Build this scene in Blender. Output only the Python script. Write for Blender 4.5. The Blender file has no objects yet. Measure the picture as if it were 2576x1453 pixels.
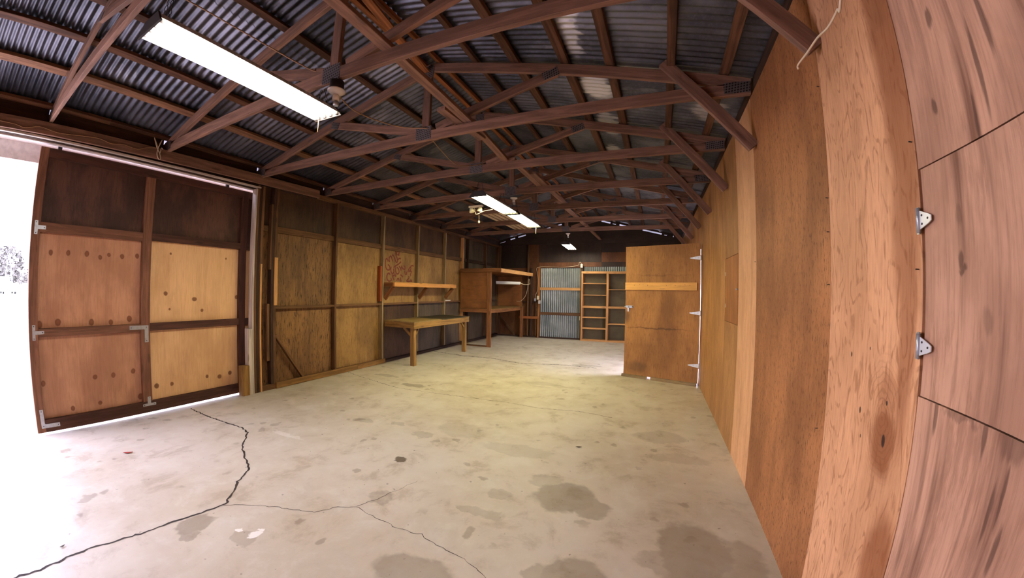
import bpy, math, random
from mathutils import Vector, Matrix
import mathutils.noise as mnoise

random.seed(7)
sc = bpy.context.scene
COL = sc.collection
PI = math.pi

# ------------------------------------------------------------------ camera
CAMZ = 1.5
yaw, pitch, roll = 0.38496, 0.00556, 0.01679
f = Vector((-math.sin(yaw) * math.cos(pitch), math.cos(yaw) * math.cos(pitch), math.sin(pitch)))
r_ = Vector((math.cos(yaw), math.sin(yaw), 0))
u_ = r_.cross(f)
r2 = math.cos(roll) * r_ + math.sin(roll) * u_
u2 = -math.sin(roll) * r_ + math.cos(roll) * u_
cam_d = bpy.data.cameras.new('camera')
cam = bpy.data.objects.new('camera', cam_d)
COL.objects.link(cam)
M = Matrix((r2, u2, -f)).transposed().to_4x4()
M.translation = Vector((0, 0, CAMZ))
cam.matrix_world = M
cam_d.sensor_fit = 'HORIZONTAL'
cam_d.sensor_width = 36.0
cam_d.sensor_height = 36.0 * 1453 / 2576
cam_d.lens = 13.0
cam_d.clip_end = 500
cam_d.type = 'PANO'                      # the photograph was taken with an ultra-wide, barrel-distorting lens
cam_d.panorama_type = 'FISHEYE_LENS_POLYNOMIAL'
LK = (0.0, 0.07657981584921357, 0.0008870160822797417, -0.00020091602804188022, 6.077078576249622e-06)
cam_d.fisheye_fov = math.radians(200)
LS = -1.0
cam_d.fisheye_polynomial_k0 = LS * LK[0]
cam_d.fisheye_polynomial_k1 = LS * LK[1]
cam_d.fisheye_polynomial_k2 = LS * LK[2]
cam_d.fisheye_polynomial_k3 = LS * LK[3]
cam_d.fisheye_polynomial_k4 = LS * LK[4]
sc.camera = cam

# ------------------------------------------------------------------ world, exposure
wd = bpy.data.worlds.new('World')
sc.world = wd
wd.use_nodes = True
bg = wd.node_tree.nodes['Background']
SKY_COL = (0.85, 0.86, 1.20, 1)
SKY_STR = 10.0
bg.inputs[0].default_value = SKY_COL
bg.inputs[1].default_value = SKY_STR
TUBE_STR = 38.0
sc.view_settings.view_transform = 'Standard'
sc.view_settings.look = 'None'
sc.view_settings.gamma = 1
sc.view_settings.exposure = 0.8
sc.view_settings.use_curve_mapping = False
sc.cycles.adaptive_threshold = 0.06
sc.cycles.adaptive_min_samples = 16
sc.cycles.max_bounces = 6
sc.cycles.diffuse_bounces = 4
sc.cycles.glossy_bounces = 3
sc.cycles.caustics_reflective = False
sc.cycles.caustics_refractive = False
sc.cycles.use_denoising = True

# ------------------------------------------------------------------ helpers: objects
def wm(o):
    return (wm(o.parent) @ o.matrix_basis) if o.parent else o.matrix_basis.copy()

def link(name, me, parent=None, mw=None):
    o = bpy.data.objects.new(name, me)
    COL.objects.link(o)
    if mw is None:
        mw = Matrix.Identity(4)
    if parent:
        o.parent = parent
        o.matrix_basis = wm(parent).inverted() @ mw
    else:
        o.matrix_basis = mw
    return o

def mesh(name, V, F, mat, smooth=False):
    me = bpy.data.meshes.new(name)
    me.from_pydata([tuple(v) for v in V], [], F)
    me.validate()
    if mat:
        me.materials.append(mat)
    if smooth:
        for p in me.polygons:
            p.use_smooth = True
    return me

def obj(name, V, F, mat, parent=None, mw=None, smooth=False):
    return link(name, mesh(name, V, F, mat, smooth), parent, mw)

def tag(o, label=None, cat=None, group=None, kind=None):
    if label: o['label'] = label
    if cat: o['category'] = cat
    if group: o['group'] = group
    if kind: o['kind'] = kind
    return o

def thing(name, loc, label, cat, group=None):
    return tag(link(name, None, None, Matrix.Translation(loc)), label, cat, group)

def struct(name, loc=(0, 0, 0), label=None):
    return tag(link(name, None, None, Matrix.Translation(loc)), label, None, None, 'structure')

def cbox(L, W, H, c):
    """box with chamfered long edges, along local X, centred in Y and Z"""
    V = []
    w, h = W / 2, H / 2
    prof = [(-w + c, -h), (w - c, -h), (w, -h + c), (w, h - c), (w - c, h), (-w + c, h), (-w, h - c), (-w, -h + c)]
    for x in (-L / 2, L / 2):
        V += [(x, y, z) for y, z in prof]
    F = [tuple(reversed(range(8))), tuple(range(8, 16))]
    for i in range(8):
        j = (i + 1) % 8
        F.append((i, j, 8 + j, 8 + i))
    return V, F

def frame(a, b, up=(0, 0, 1)):
    a, b = Vector(a), Vector(b)
    x = (b - a).normalized()
    up = Vector(up)
    if abs(x.dot(up)) > 0.999:
        up = Vector((1, 0, 0))
    z = (up - up.dot(x) * x).normalized()
    y = z.cross(x)
    m = Matrix((x, y, z)).transposed().to_4x4()
    m.translation = (a + b) / 2
    return m, (b - a).length

def board(name, a, b, w, h, mat, parent=None, up=(0, 0, 1), c=0.0025):
    """a,b: ends of the centre line; w: horizontal thickness; h: depth along up"""
    m, L = frame(a, b, up)
    V, F = cbox(L, w, h, min(c, w / 4, h / 4))
    return obj(name, V, F, mat, parent, m)

def box(name, x0, x1, y0, y1, z0, z1, mat, parent=None, grain='z', c=0.002):
    cx, cy, cz = (x0 + x1) / 2, (y0 + y1) / 2, (z0 + z1) / 2
    if grain == 'z':
        return board(name, (cx, cy, z0), (cx, cy, z1), y1 - y0, x1 - x0, mat, parent, (1, 0, 0), c)
    if grain == 'y':
        return board(name, (cx, y0, cz), (cx, y1, cz), x1 - x0, z1 - z0, mat, parent, (0, 0, 1), c)
    return board(name, (x0, cy, cz), (x1, cy, cz), y1 - y0, z1 - z0, mat, parent, (0, 0, 1), c)

def poly_prism(name, pts, t, mat, parent=None, mw=None):
    """pts in local XY plane, extruded by t in Z"""
    n = len(pts)
    V = [(x, y, 0) for x, y in pts] + [(x, y, t) for x, y in pts]
    F = [tuple(reversed(range(n))), tuple(range(n, 2 * n))] + [(i, (i + 1) % n, n + (i + 1) % n, n + i) for i in range(n)]
    return obj(name, V, F, mat, parent, mw)

def tube(name, pts, rad, mat, parent=None, seg=6, smooth=True, cap=True):
    pts = [Vector(p) for p in pts]
    V, F = [], []
    prev = None
    for i, p in enumerate(pts):
        d = (pts[min(i + 1, len(pts) - 1)] - pts[max(i - 1, 0)]).normalized()
        ref = Vector((0, 0, 1)) if abs(d.z) < 0.9 else Vector((1, 0, 0))
        if prev is not None:
            ref = prev
        s = (ref - ref.dot(d) * d).normalized()
        prev = s
        t = d.cross(s)
        for k in range(seg):
            a = 2 * PI * k / seg
            V.append(p + rad * (math.cos(a) * s + math.sin(a) * t))
    for i in range(len(pts) - 1):
        for k in range(seg):
            k2 = (k + 1) % seg
            F.append((i * seg + k, i * seg + k2, (i + 1) * seg + k2, (i + 1) * seg + k))
    if cap:
        F.append(tuple(reversed(range(seg))))
        F.append(tuple(range((len(pts) - 1) * seg, len(pts) * seg)))
    return obj(name, V, F, mat, parent, None, smooth)

def lathe(name, prof, loc, mat, parent=None, seg=20, smooth=True, axis=None):
    V, F = [], []
    for (r, z) in prof:
        for k in range(seg):
            a = 2 * PI * k / seg
            V.append((r * math.cos(a), r * math.sin(a), z))
    for i in range(len(prof) - 1):
        for k in range(seg):
            k2 = (k + 1) % seg
            F.append((i * seg + k, i * seg + k2, (i + 1) * seg + k2, (i + 1) * seg + k))
    F.append(tuple(reversed(range(seg))))
    F.append(tuple(range((len(prof) - 1) * seg, len(prof) * seg)))
    m = Matrix.Translation(loc)
    if axis is not None:
        m = m @ Vector((0, 0, 1)).rotation_difference(Vector(axis)).to_matrix().to_4x4()
    return obj(name, V, F, mat, parent, m, smooth)

def catmull(pts, n=6):
    P = [Vector(p) for p in pts]
    out = []
    for i in range(len(P) - 1):
        p0, p1, p2, p3 = P[max(i - 1, 0)], P[i], P[i + 1], P[min(i + 2, len(P) - 1)]
        for k in range(n):
            t = k / n
            out.append(0.5 * ((2 * p1) + (p2 - p0) * t + (2 * p0 - 5 * p1 + 4 * p2 - p3) * t * t + (3 * p1 - p0 - 3 * p2 + p3) * t ** 3))
    out.append(P[-1])
    return out

def chain(name, a, b, mat, parent=None):
    """links of a hanging chain from a to b, one mesh"""
    a, b = Vector(a), Vector(b)
    L = (b - a).length
    d = (b - a).normalized()
    n = max(2, int(L / 0.032))
    s = d.orthogonal().normalized(); t = d.cross(s)
    V, F = [], []
    for i in range(n):
        c = a + d * (L * (i + 0.5) / n)
        e = s if i % 2 else t
        g = d.cross(e)
        R, rr, H = 0.008, 0.0022, L / n * 0.36
        base = len(V)
        S, T = 8, 4
        for q in range(S):
            an = 2 * PI * q / S
            ctr = c + e * (R * math.cos(an)) + d * ((H + R * 0.6) * math.sin(an))
            rad = (e * math.cos(an) + d * math.sin(an)).normalized()
            for w in range(T):
                bn = 2 * PI * w / T
                V.append(ctr + rr * (math.cos(bn) * rad + math.sin(bn) * g))
        for q in range(S):
            for w in range(T):
                F.append((base + q * T + w, base + q * T + (w + 1) % T, base + ((q + 1) % S) * T + (w + 1) % T, base + ((q + 1) % S) * T + w))
    return obj(name, V, F, mat, parent)

# ------------------------------------------------------------------ helpers: materials
def s2l(c):
    return tuple(((v / 255) / 12.92 if v / 255 <= 0.04045 else ((v / 255 + 0.055) / 1.055) ** 2.4) for v in c) + (1,)

class NT:
    def __init__(s, name):
        s.m = bpy.data.materials.new(name)
        s.m.use_nodes = True
        s.t = s.m.node_tree
        s.p = s.t.nodes['Principled BSDF']
    def n(s, typ, **kw):
        nd = s.t.nodes.new(typ)
        for k, v in kw.items():
            setattr(nd, k, v)
        return nd
    def l(s, a, b):
        s.t.links.new(a, b)
    def val(s, sock, v):
        if hasattr(v, 'is_linked') or isinstance(v, bpy.types.NodeSocket):
            s.l(v, sock)
        else:
            sock.default_value = v
    def math(s, op, a, b=None, c=None, clamp=False):
        nd = s.n('ShaderNodeMath', operation=op, use_clamp=clamp)
        s.val(nd.inputs[0], a)
        if b is not None: s.val(nd.inputs[1], b)
        if c is not None: s.val(nd.inputs[2], c)
        return nd.outputs[0]
    def vmath(s, op, a, b=None):
        nd = s.n('ShaderNodeVectorMath', operation=op)
        s.val(nd.inputs[0], a)
        if b is not None: s.val(nd.inputs[1], b)
        return nd
    def noise(s, vec, scale, detail=4, rough=0.55, dist=0.0):
        nd = s.n('ShaderNodeTexNoise')
        s.l(vec, nd.inputs['Vector'])
        nd.inputs['Scale'].default_value = scale
        nd.inputs['Detail'].default_value = detail
        nd.inputs['Roughness'].default_value = rough
        nd.inputs['Distortion'].default_value = dist
        return nd
    def scale(s, vec, xyz):
        return s.vmath('MULTIPLY', vec, xyz).outputs[0]
    def ss(s, v, a, b):
        nd = s.n('ShaderNodeMapRange', interpolation_type='SMOOTHSTEP')
        s.val(nd.inputs[0], v)
        nd.inputs[1].default_value = a
        nd.inputs[2].default_value = b
        return nd.outputs[0]
    def mix(s, fac, a, b, mode='MIX'):
        nd = s.n('ShaderNodeMix', data_type='RGBA', blend_type=mode)
        s.val(nd.inputs[0], fac)
        for sock, v in ((nd.inputs[6], a), (nd.inputs[7], b)):
            s.val(sock, v)
        return nd.outputs[2]
    def coord(s, rnd=True, world=False):
        if world:
            return s.n('ShaderNodeNewGeometry').outputs['Position']
        tc = s.n('ShaderNodeTexCoord').outputs['Object']
        if rnd:
            oi = s.n('ShaderNodeObjectInfo').outputs['Random']
            cx = s.n('ShaderNodeCombineXYZ')
            s.l(s.math('MULTIPLY', oi, 37.0), cx.inputs[0]); s.l(s.math('MULTIPLY', oi, 91.0), cx.inputs[1]); s.l(s.math('MULTIPLY', oi, 53.0), cx.inputs[2])
            return s.vmath('ADD', tc, cx.outputs[0]).outputs[0]
        return tc
    def bump(s, h, strength=0.3, dist=0.002):
        b = s.n('ShaderNodeBump')
        b.inputs['Strength'].default_value = strength
        b.inputs['Distance'].default_value = dist
        s.l(h, b.inputs['Height'])
        s.l(b.outputs[0], s.p.inputs['Normal'])
    def ell(s, vec2, L, soft=0.25, acc=None):
        """max of soft ellipses; L: (cx,cy,rx,ry[,strength]) in the XY of vec2"""
        for e in L:
            d = s.vmath('SUBTRACT', vec2, (e[0], e[1], 0)).outputs[0]
            d = s.vmath('MULTIPLY', d, (1 / e[2], 1 / e[3], 0)).outputs[0]
            ln = s.vmath('LENGTH', d).outputs['Value']
            m = s.ss(ln, 1 + soft, 1 - soft)
            if len(e) > 4: m = s.math('MULTIPLY', m, e[4])
            acc = m if acc is None else s.math('MAXIMUM', acc, m)
        return acc

def mul(c, k):
    return (c[0] * k, c[1] * k, c[2] * k, 1)

def lumber(name, col, dark=0.45, grain=1.0, rough=0.75, vary=0.25, mottled=0.35, knots=0.5):
    n = NT(name)
    v = n.coord()
    g1 = n.noise(n.scale(v, (1.1, 16, 16)), 1.6, 6, 0.62, 0.6)
    g2 = n.noise(n.scale(v, (4, 110, 110)), 1.5, 3, 0.6)
    blot = n.noise(n.scale(v, (1.0, 3, 3)), 1.5, 5, 0.65)
    base = n.mix(n.ss(g1.outputs[0], 0.36, 0.66), mul(col, dark + 0.15), mul(col, 1.12))
    base = n.mix(n.math('MULTIPLY', n.ss(g2.outputs[0], 0.48, 0.7), 0.4 * grain), base, mul(col, dark))
    base = n.mix(n.math('MULTIPLY', n.ss(blot.outputs[0], 0.5, 0.72), mottled), base, mul(col, 0.32))
    if knots:
        vo = n.n('ShaderNodeTexVoronoi')
        n.l(n.scale(v, (2.2, 9, 9)), vo.inputs['Vector']); vo.inputs['Scale'].default_value = 1.0
        k = n.ss(vo.outputs['Distance'], 0.16, 0.08)
        base = n.mix(n.math('MULTIPLY', k, knots), base, mul(col, 0.22))
    oi = n.n('ShaderNodeObjectInfo').outputs['Random']
    hs = n.n('ShaderNodeHueSaturation')
    n.l(n.math('MULTIPLY_ADD', oi, vary, 1 - vary / 2), hs.inputs['Value'])
    n.l(base, hs.inputs['Color'])
    n.l(hs.outputs[0], n.p.inputs['Base Color'])
    n.p.inputs['Roughness'].default_value = rough
    n.p.inputs['Specular IOR Level'].default_value = 0.25
    n.bump(g1.outputs[0], 0.35, 0.003)
    return n.m

def plywood(name, col, dk, freq=60, contour=0.5, fleck=0.4, blot=0.35, streak=0.0, extra=None, rough=0.62, gs=(0.7, 3.2), rnd=True, fl_s=(9, 70)):
    """local X = grain direction, local Y across the sheet.  freq/contour: rotary-cut contour figure"""
    n = NT(name)
    v = n.coord(rnd)
    v0 = n.n('ShaderNodeTexCoord').outputs['Object']
    warp = n.noise(v, 2.2, 3, 0.5)
    field = n.noise(n.scale(v, (gs[0], gs[1], 1)), 1.0, 2.5, 0.45, 0.35)
    sn = n.math('SINE', n.math('MULTIPLY', field.outputs[0], float(freq)))
    brk = n.ss(n.noise(n.scale(v, (6, 40, 1)), 1.3, 4, 0.7).outputs[0], 0.40, 0.60)
    cont = n.math('MULTIPLY', n.ss(sn, 0.45, 0.98), brk)
    fine = n.noise(n.scale(v, (3, 60, 1)), 1.5, 5, 0.7)
    flk = n.ss(n.noise(n.scale(v, (fl_s[0], fl_s[1], 1)), 1.0, 4, 0.75).outputs[0], 0.53, 0.63)
    bl = n.noise(n.scale(v, (0.8, 1.8, 1)), 1.6, 5, 0.6)
    base = n.mix(n.ss(bl.outputs[0], 0.36, 0.66), mul(col, 1.08), n.mix(blot, col, dk))
    base = n.mix(n.math('MULTIPLY', n.ss(fine.outputs[0], 0.42, 0.72), 0.35), base, dk)
    base = n.mix(n.math('MULTIPLY', cont, contour), base, dk)
    base = n.mix(n.math('MULTIPLY', flk, fleck), base, mul(dk, 0.45))
    if streak:
        st = n.noise(n.scale(v, (0.45, 9, 1)), 1.3, 4, 0.6)
        base = n.mix(n.math('MULTIPLY', n.ss(st.outputs[0], 0.5, 0.7), streak), base, mul(dk, 0.8))
    if extra:
        base = extra(n, base, v0, v)
    oi = n.n('ShaderNodeObjectInfo').outputs['Random']
    hs = n.n('ShaderNodeHueSaturation')
    n.l(n.math('MULTIPLY_ADD', oi, 0.14, 0.93), hs.inputs['Value'])
    n.l(base, hs.inputs['Color'])
    n.l(hs.outputs[0], n.p.inputs['Base Color'])
    n.p.inputs['Roughness'].default_value = rough
    n.p.inputs['Specular IOR Level'].default_value = 0.3
    n.bump(fine.outputs[0], 0.15, 0.001)
    return n.m

def plain(name, col, rough=0.5, metal=0.0, spec=0.4, noise=0.0, nscale=8):
    n = NT(name)
    n.p.inputs['Roughness'].default_value = rough
    n.p.inputs['Metallic'].default_value = metal
    n.p.inputs['Specular IOR Level'].default_value = spec
    if noise:
        nz = n.noise(n.coord(), nscale, 5, 0.6)
        n.l(n.mix(n.math('MULTIPLY', n.ss(nz.outputs[0], 0.4, 0.7), noise), col, mul(col, 0.45)), n.p.inputs['Base Color'])
    else:
        n.p.inputs['Base Color'].default_value = col
    return n.m

def emit(name, col, st):
    n = NT(name)
    n.p.inputs['Base Color'].default_value = col
    n.p.inputs['Emission Color'].default_value = col
    n.p.inputs['Emission Strength'].default_value = st
    return n.m

C_ = s2l
m_truss = lumber('truss_wood', C_((138, 102, 84)), 0.5, mottled=0.35)
m_purlin = lumber('purlin_wood', C_((104, 70, 50)), 0.35, mottled=0.6, vary=0.45)
m_ridge = lumber('ridge_wood', C_((158, 96, 54)), 0.35, mottled=0.5)
m_weather = lumber('weathered_purlin_wood', C_((146, 104, 76)), 0.4, mottled=0.75)
m_stud = lumber('stud_wood', C_((112, 78, 50)), 0.45, mottled=0.45, vary=0.35)
m_studl = lumber('weathered_stud_wood', C_((150, 126, 92)), 0.55, mottled=0.3)
m_studd = lumber('dark_stud_wood', C_((70, 48, 36)), 0.4, mottled=0.5)
m_fir = lumber('fir_wood', C_((200, 148, 94)), 0.6, mottled=0.15, knots=0.4)
m_pale = lumber('pale_pine', C_((212, 158, 92)), 0.75, mottled=0.08, knots=0.2)
m_bench = lumber('bench_wood', C_((150, 112, 62)), 0.5, mottled=0.6)
m_plate = lumber('sill_wood', C_((146, 106, 62)), 0.5, mottled=0.4)
m_dframe = lumber('door_frame_wood', C_((126, 86, 66)), 0.5, mottled=0.45)
m_dframed = lumber('dark_door_frame_wood', C_((84, 54, 44)), 0.5, mottled=0.5)
m_white = plain('white_paint', C_((226, 220, 218)), 0.5, noise=0.35, nscale=14)
m_whitep = lumber('peeling_white_wood', C_((196, 184, 172)), 0.6, mottled=0.35)
m_steel = plain('galvanised_steel', C_((178, 180, 186)), 0.4, 0.6, noise=0.4, nscale=30)
m_hinge = plain('white_hinge_steel', C_((214, 214, 218)), 0.42, 0.25, noise=0.15)
m_black = plain('black_plastic', C_((24, 22, 22)), 0.5)
m_dark = plain('dark_metal', C_((52, 44, 42)), 0.55, 0.3, noise=0.4)
m_enamel = plain('white_enamel', C_((226, 224, 216)), 0.35)
m_cream = plain('cream_plastic', C_((216, 204, 172)), 0.45)
m_cable = plain('tan_cable', C_((150, 112, 76)), 0.6)
m_cablew = plain('white_cable', C_((206, 186, 160)), 0.5)
m_porc = plain('porcelain', C_((224, 216, 208)), 0.25)
m_tube = emit('cool_lit_tube', (1.0, 0.94, 0.88, 1), TUBE_STR)
m_tube_warm = emit('warm_lit_tube', (0.98, 0.94, 0.52, 1), TUBE_STR * 1.3)
m_tube_far = emit('white_lit_tube', (1.0, 0.96, 0.80, 1), TUBE_STR)
m_fresh = plain('tube_glass', C_((232, 230, 220)), 0.3)

# galvanised nail plate
def mk_gusset():
    n = NT('nail_plate')
    v = n.coord(False)
    sc_ = n.scale(v, (46, 46, 46))
    sp = n.n('ShaderNodeSeparateXYZ'); n.l(sc_, sp.inputs[0])
    a = n.math('ADD', n.math('MULTIPLY', sp.outputs[0], 2.2), n.math('MULTIPLY', sp.outputs[2], 2.2))
    b = n.math('SUBTRACT', n.math('MULTIPLY', sp.outputs[0], 1.0), n.math('MULTIPLY', sp.outputs[2], 1.0))
    h = n.math('MULTIPLY', n.math('SINE', n.math('MULTIPLY', a, 1.25)), n.math('SINE', n.math('MULTIPLY', b, 3.6)))
    n.l(n.mix(n.ss(h, 0.05, 0.5), C_((112, 102, 100)), C_((30, 24, 24))), n.p.inputs['Base Color'])
    n.p.inputs['Metallic'].default_value = 0.35
    n.p.inputs['Roughness'].default_value = 0.5
    return n.m
m_gusset = mk_gusset()

# corrugated galvanised iron
def mk_iron(name, a, b, white=0.0, metal=0.75, patches=None):
    n = NT(name)
    v = n.coord(world=True)
    v2 = n.coord()
    big = n.noise(v, 1.3, 6, 0.62)
    sp = n.noise(v, 38, 4, 0.7)
    col = n.mix(n.ss(big.outputs[0], 0.38, 0.62), a, b)
    col = n.mix(n.math('MULTIPLY', n.ss(sp.outputs[0], 0.5, 0.62), 0.15), col, mul(a, 1.5))
    if white:
        wn = n.noise(n.scale(v, (1.1, 2.0, 1.0)), 1.2, 5, 0.6)
        col = n.mix(n.math('MULTIPLY', n.ss(wn.outputs[0], 0.62, 0.68), white), col, C_((205, 200, 200)))
    if patches:
        wv = n.vmath('ADD', v, n.scale(n.vmath('SUBTRACT', n.noise(n.scale(v, (2, 9, 2)), 2.5, 4).outputs['Color'], (0.5, 0.5, 0.5)).outputs[0], (0.25, 0.1, 0))).outputs[0]
        col = n.mix(n.math('MULTIPLY', n.ell(wv, patches, 0.25), 0.75), col, C_((196, 190, 192)))
    oi = n.n('ShaderNodeObjectInfo').outputs['Random']
    hs = n.n('ShaderNodeHueSaturation')
    n.l(n.math('MULTIPLY_ADD', oi, 0.5, 0.75), hs.inputs['Value'])
    n.l(col, hs.inputs['Color'])
    n.l(hs.outputs[0], n.p.inputs['Base Color'])
    n.p.inputs['Metallic'].default_value = metal
    n.l(n.math('MULTIPLY_ADD', sp.outputs[0], 0.3, 0.28), n.p.inputs['Roughness'])
    return n.m
m_iron = mk_iron('corrugated_iron', C_((104, 102, 110)), C_((64, 63, 70)), 0.12, patches=[(-.62, 2.55, .09, .38), (-.55, 2.2, .05, .2), (-.52, 3.45, .16, .22), (-.05, 3.1, .25, .05, .7), (-.5, 4.3, .12, .3, .8), (-.55, 5.2, .1, .2, .6), (.55, 3.7, .15, .2, .5)])
m_iron2 = mk_iron('corrugated_iron_door', C_((144, 148, 142)), C_((120, 126, 120)), 0.2)

# ------------------------------------------------------------------ floor and ground
FLOOR_STAINS = [(-0.55, 2.46, 0.22, 0.2, .8), (-0.38, 2.40, 0.16, 0.13, .7), (-0.75, 2.62, 0.12, 0.1, .45), (0.30, 2.13, 0.23, 0.27, .8), (0.5, 2.10, 0.2, 0.2, .6), (0.15, 2.0, 0.18, 0.1, .5),
                (-1.12, 1.40, 0.24, 0.15, .7), (-0.33, 1.72, 0.2, 0.15, .75), (-0.5, 1.70, .1, .07, .6), (-2.54, 1.0, 0.1, 0.13, .85), (-2.45, 0.92, .07, .06, .7),
                (-2.16, 1.14, .09, .06, .5), (-3.47, 4.56, .2, .09, .9), (-4.3, 4.85, .2, .07, .6), (-1.2, 3.1, .35, .12, .3), (-1.9, 3.3, .3, .2, .35), (0.1, 3.9, .28, .16, .45), (0.25, 3.4, .3, .1, .35),
                (-2.2, 3.0, .12, .06, .5), (-2.6, 3.1, .09, .05, .5), (-3.0, 3.0, .12, .06, .5), (-1.75, 1.9, .1, .08, .5), (-1.05, 2.05, .16, .06, .45), (-1.3, 7.35, .3, .1, .6), (-1.0, 2.3, .1, .06, .4),
                (-3.0, 9.9, .5, .3, .3), (-1.7, 5.6, .3, .12, .4)]
def mk_floor():
    n = NT('concrete')
    v = n.coord(world=True)
    w1 = n.noise(v, 2.6, 4, 0.6)
    w2 = n.noise(v, 11, 3, 0.6)
    off = n.vmath('SUBTRACT', w1.outputs['Color'], (0.5, 0.5, 0.5)).outputs[0]
    off2 = n.vmath('SUBTRACT', w2.outputs['Color'], (0.5, 0.5, 0.5)).outputs[0]
    vw = n.vmath('ADD', v, n.scale(off, (0.28, 0.28, 0))).outputs[0]
    vw = n.vmath('ADD', vw, n.scale(off2, (0.09, 0.09, 0))).outputs[0]
    big = n.noise(v, 0.55, 5, 0.6)
    mid = n.noise(v, 3.2, 8, 0.68, 0.3)
    fin = n.noise(v, 34, 5, 0.65)
    col = n.mix(n.ss(big.outputs[0], 0.35, 0.66), C_((204, 192, 178)), C_((184, 170, 152)))
    col = n.mix(n.math('MULTIPLY', n.ss(mid.outputs[0], 0.5, 0.68), 0.55), col, C_((154, 136, 116)))
    col = n.mix(n.math('MULTIPLY', n.ss(mid.outputs[0], 0.5, 0.32), 0.5), col, C_((208, 200, 188)))
    # scattered small damp spots
    vo = n.n('ShaderNodeTexVoronoi'); n.l(vw, vo.inputs['Vector']); vo.inputs['Scale'].default_value = 4.2
    sp = n.ss(vo.outputs['Distance'], 0.2, 0.12)
    msk = n.ss(n.noise(v, 1.1, 3).outputs[0], 0.42, 0.56)
    col = n.mix(n.math('MULTIPLY', n.math('MULTIPLY', sp, msk), 0.5), col, C_((122, 104, 86)))
    st = n.ell(vw, FLOOR_STAINS, 0.14)
    col = n.mix(n.math('MULTIPLY', st, 0.62), col, C_((104, 86, 68)))
    spl = n.ell(vw, [(-2.15, 1.2, .026, .03), (-2.17, 1.24, .012, .02), (-2.26, 1.15, .022, .009), (-3.35, 2.3, .25, .03, .35)], 0.2)
    col = n.mix(spl, col, C_((232, 226, 220)))
    dk = n.ell(vw, [(-2.0, 2.43, .055, .045)], 0.2)
    col = n.mix(n.math('MULTIPLY', dk, 0.85), col, C_((70, 52, 36)))
    pit = n.ss(n.noise(v, 22, 2, 0.5).outputs[0], 0.72, 0.76)
    col = n.mix(n.math('MULTIPLY', pit, 0.5), col, C_((84, 70, 60)))
    n.l(col, n.p.inputs['Base Color'])
    n.l(n.math('MULTIPLY_ADD', mid.outputs[0], 0.35, 0.36), n.p.inputs['Roughness'])
    n.p.inputs['Specular IOR Level'].default_value = 0.35
    h = n.math('ADD', n.math('MULTIPLY', mid.outputs[0], 1.0), n.math('MULTIPLY', fin.outputs[0], 0.25))
    n.bump(h, 0.25, 0.006)
    return n.m
m_floor = mk_floor()
m_crack = plain('crack_dirt', C_((56, 46, 40)), 0.95, noise=0.4, nscale=60)

XL, XR, YB, YF = -5.06, 0.756, 11.27, -2.5
fl = tag(link('floor', None), 'grey-beige stained concrete slab floor with a long branching crack', None, None, 'structure')
V, F = cbox(6.10, YB + 0.2 - YF + 0.1, 0.15, 0.004)
slab = obj('slab', V, F, m_floor, fl, Matrix.Translation(((-5.19 + 0.91) / 2, (YB + 0.2 + YF - 0.1) / 2, -0.075)))

def crack(pts, wmin, wmax, seed):
    """jagged open fissure drawn along a surveyed line; a shallow V of dirt just proud of the slab"""
    rnd = random.Random(seed)
    P = []
    for i in range(len(pts) - 1):
        a, b = Vector(pts[i] + (0,)), Vector(pts[i + 1] + (0,))
        n = max(2, int((b - a).length / 0.03))
        for k in range(n):
            t = k / n
            p = a.lerp(b, t)
            p += Vector((rnd.uniform(-1, 1), rnd.uniform(-1, 1), 0)) * 0.009
            P.append(p)
    P.append(Vector(pts[-1] + (0,)))
    V, F = [], []
    for i, p in enumerate(P):
        d = (P[min(i + 1, len(P) - 1)] - P[max(i - 1, 0)]).normalized()
        s = Vector((-d.y, d.x, 0))
        w = rnd.uniform(wmin, wmax) / 2
        V += [p + s * w + Vector((0, 0, 0.0012)), p + Vector((0, 0, 0.0006)), p - s * w + Vector((0, 0, 0.0012))]
        if i:
            b = 3 * i
            F += [(b - 3, b - 2, b + 1, b), (b - 2, b - 1, b + 2, b + 1)]
    return obj('crack', V, F, m_crack, fl)
crack([(-5.047, 2.099), (-4.67, 2.091), (-4.278, 2.102), (-3.933, 2.129), (-3.745, 2.082), (-3.475, 1.878), (-3.3, 1.786), (-3.16, 1.735), (-3.049, 1.691), (-2.954, 1.635), (-2.844, 1.485), (-2.709, 1.362), (-2.608, 1.251), (-2.635, 1.111), (-2.668, .944), (-2.671, .808), (-2.705, .651), (-2.726, .475), (-2.728, .326), (-2.672, .128), (-2.664, -.069), (-2.6, -.5), (-2.7, -1.2)], 0.009, 0.021, 1)
crack([(-5.15, 7.41), (-4.123, 7.241), (-3.414, 7.3), (-2.665, 7.05), (-2.312, 7.13), (-1.747, 7.25), (-1.074, 7.18)], 0.012, 0.04, 2)
crack([(-5.1, 4.68), (-4.667, 4.544), (-3.593, 4.304), (-2.59, 4.387), (-1.874, 4.435), (-1.349, 4.378), (-.87, 4.442), (-.44, 4.356)], 0.002, 0.012, 3)
crack([(-2.598, 1.246), (-2.487, 1.338), (-2.275, 1.442), (-2.02, 1.533), (-1.932, 1.66), (-1.83, 1.726), (-1.623, 1.696), (-1.423, 1.673), (-1.257, 1.695), (-1.12, 1.661), (-.972, 1.639), (-.774, 1.568), (-.6, 1.4)], 0.001, 0.0045, 4)
crack([(-1.83, 1.726), (-1.758, 1.907), (-1.668, 2.215)], 0.001, 0.003, 5)

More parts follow.
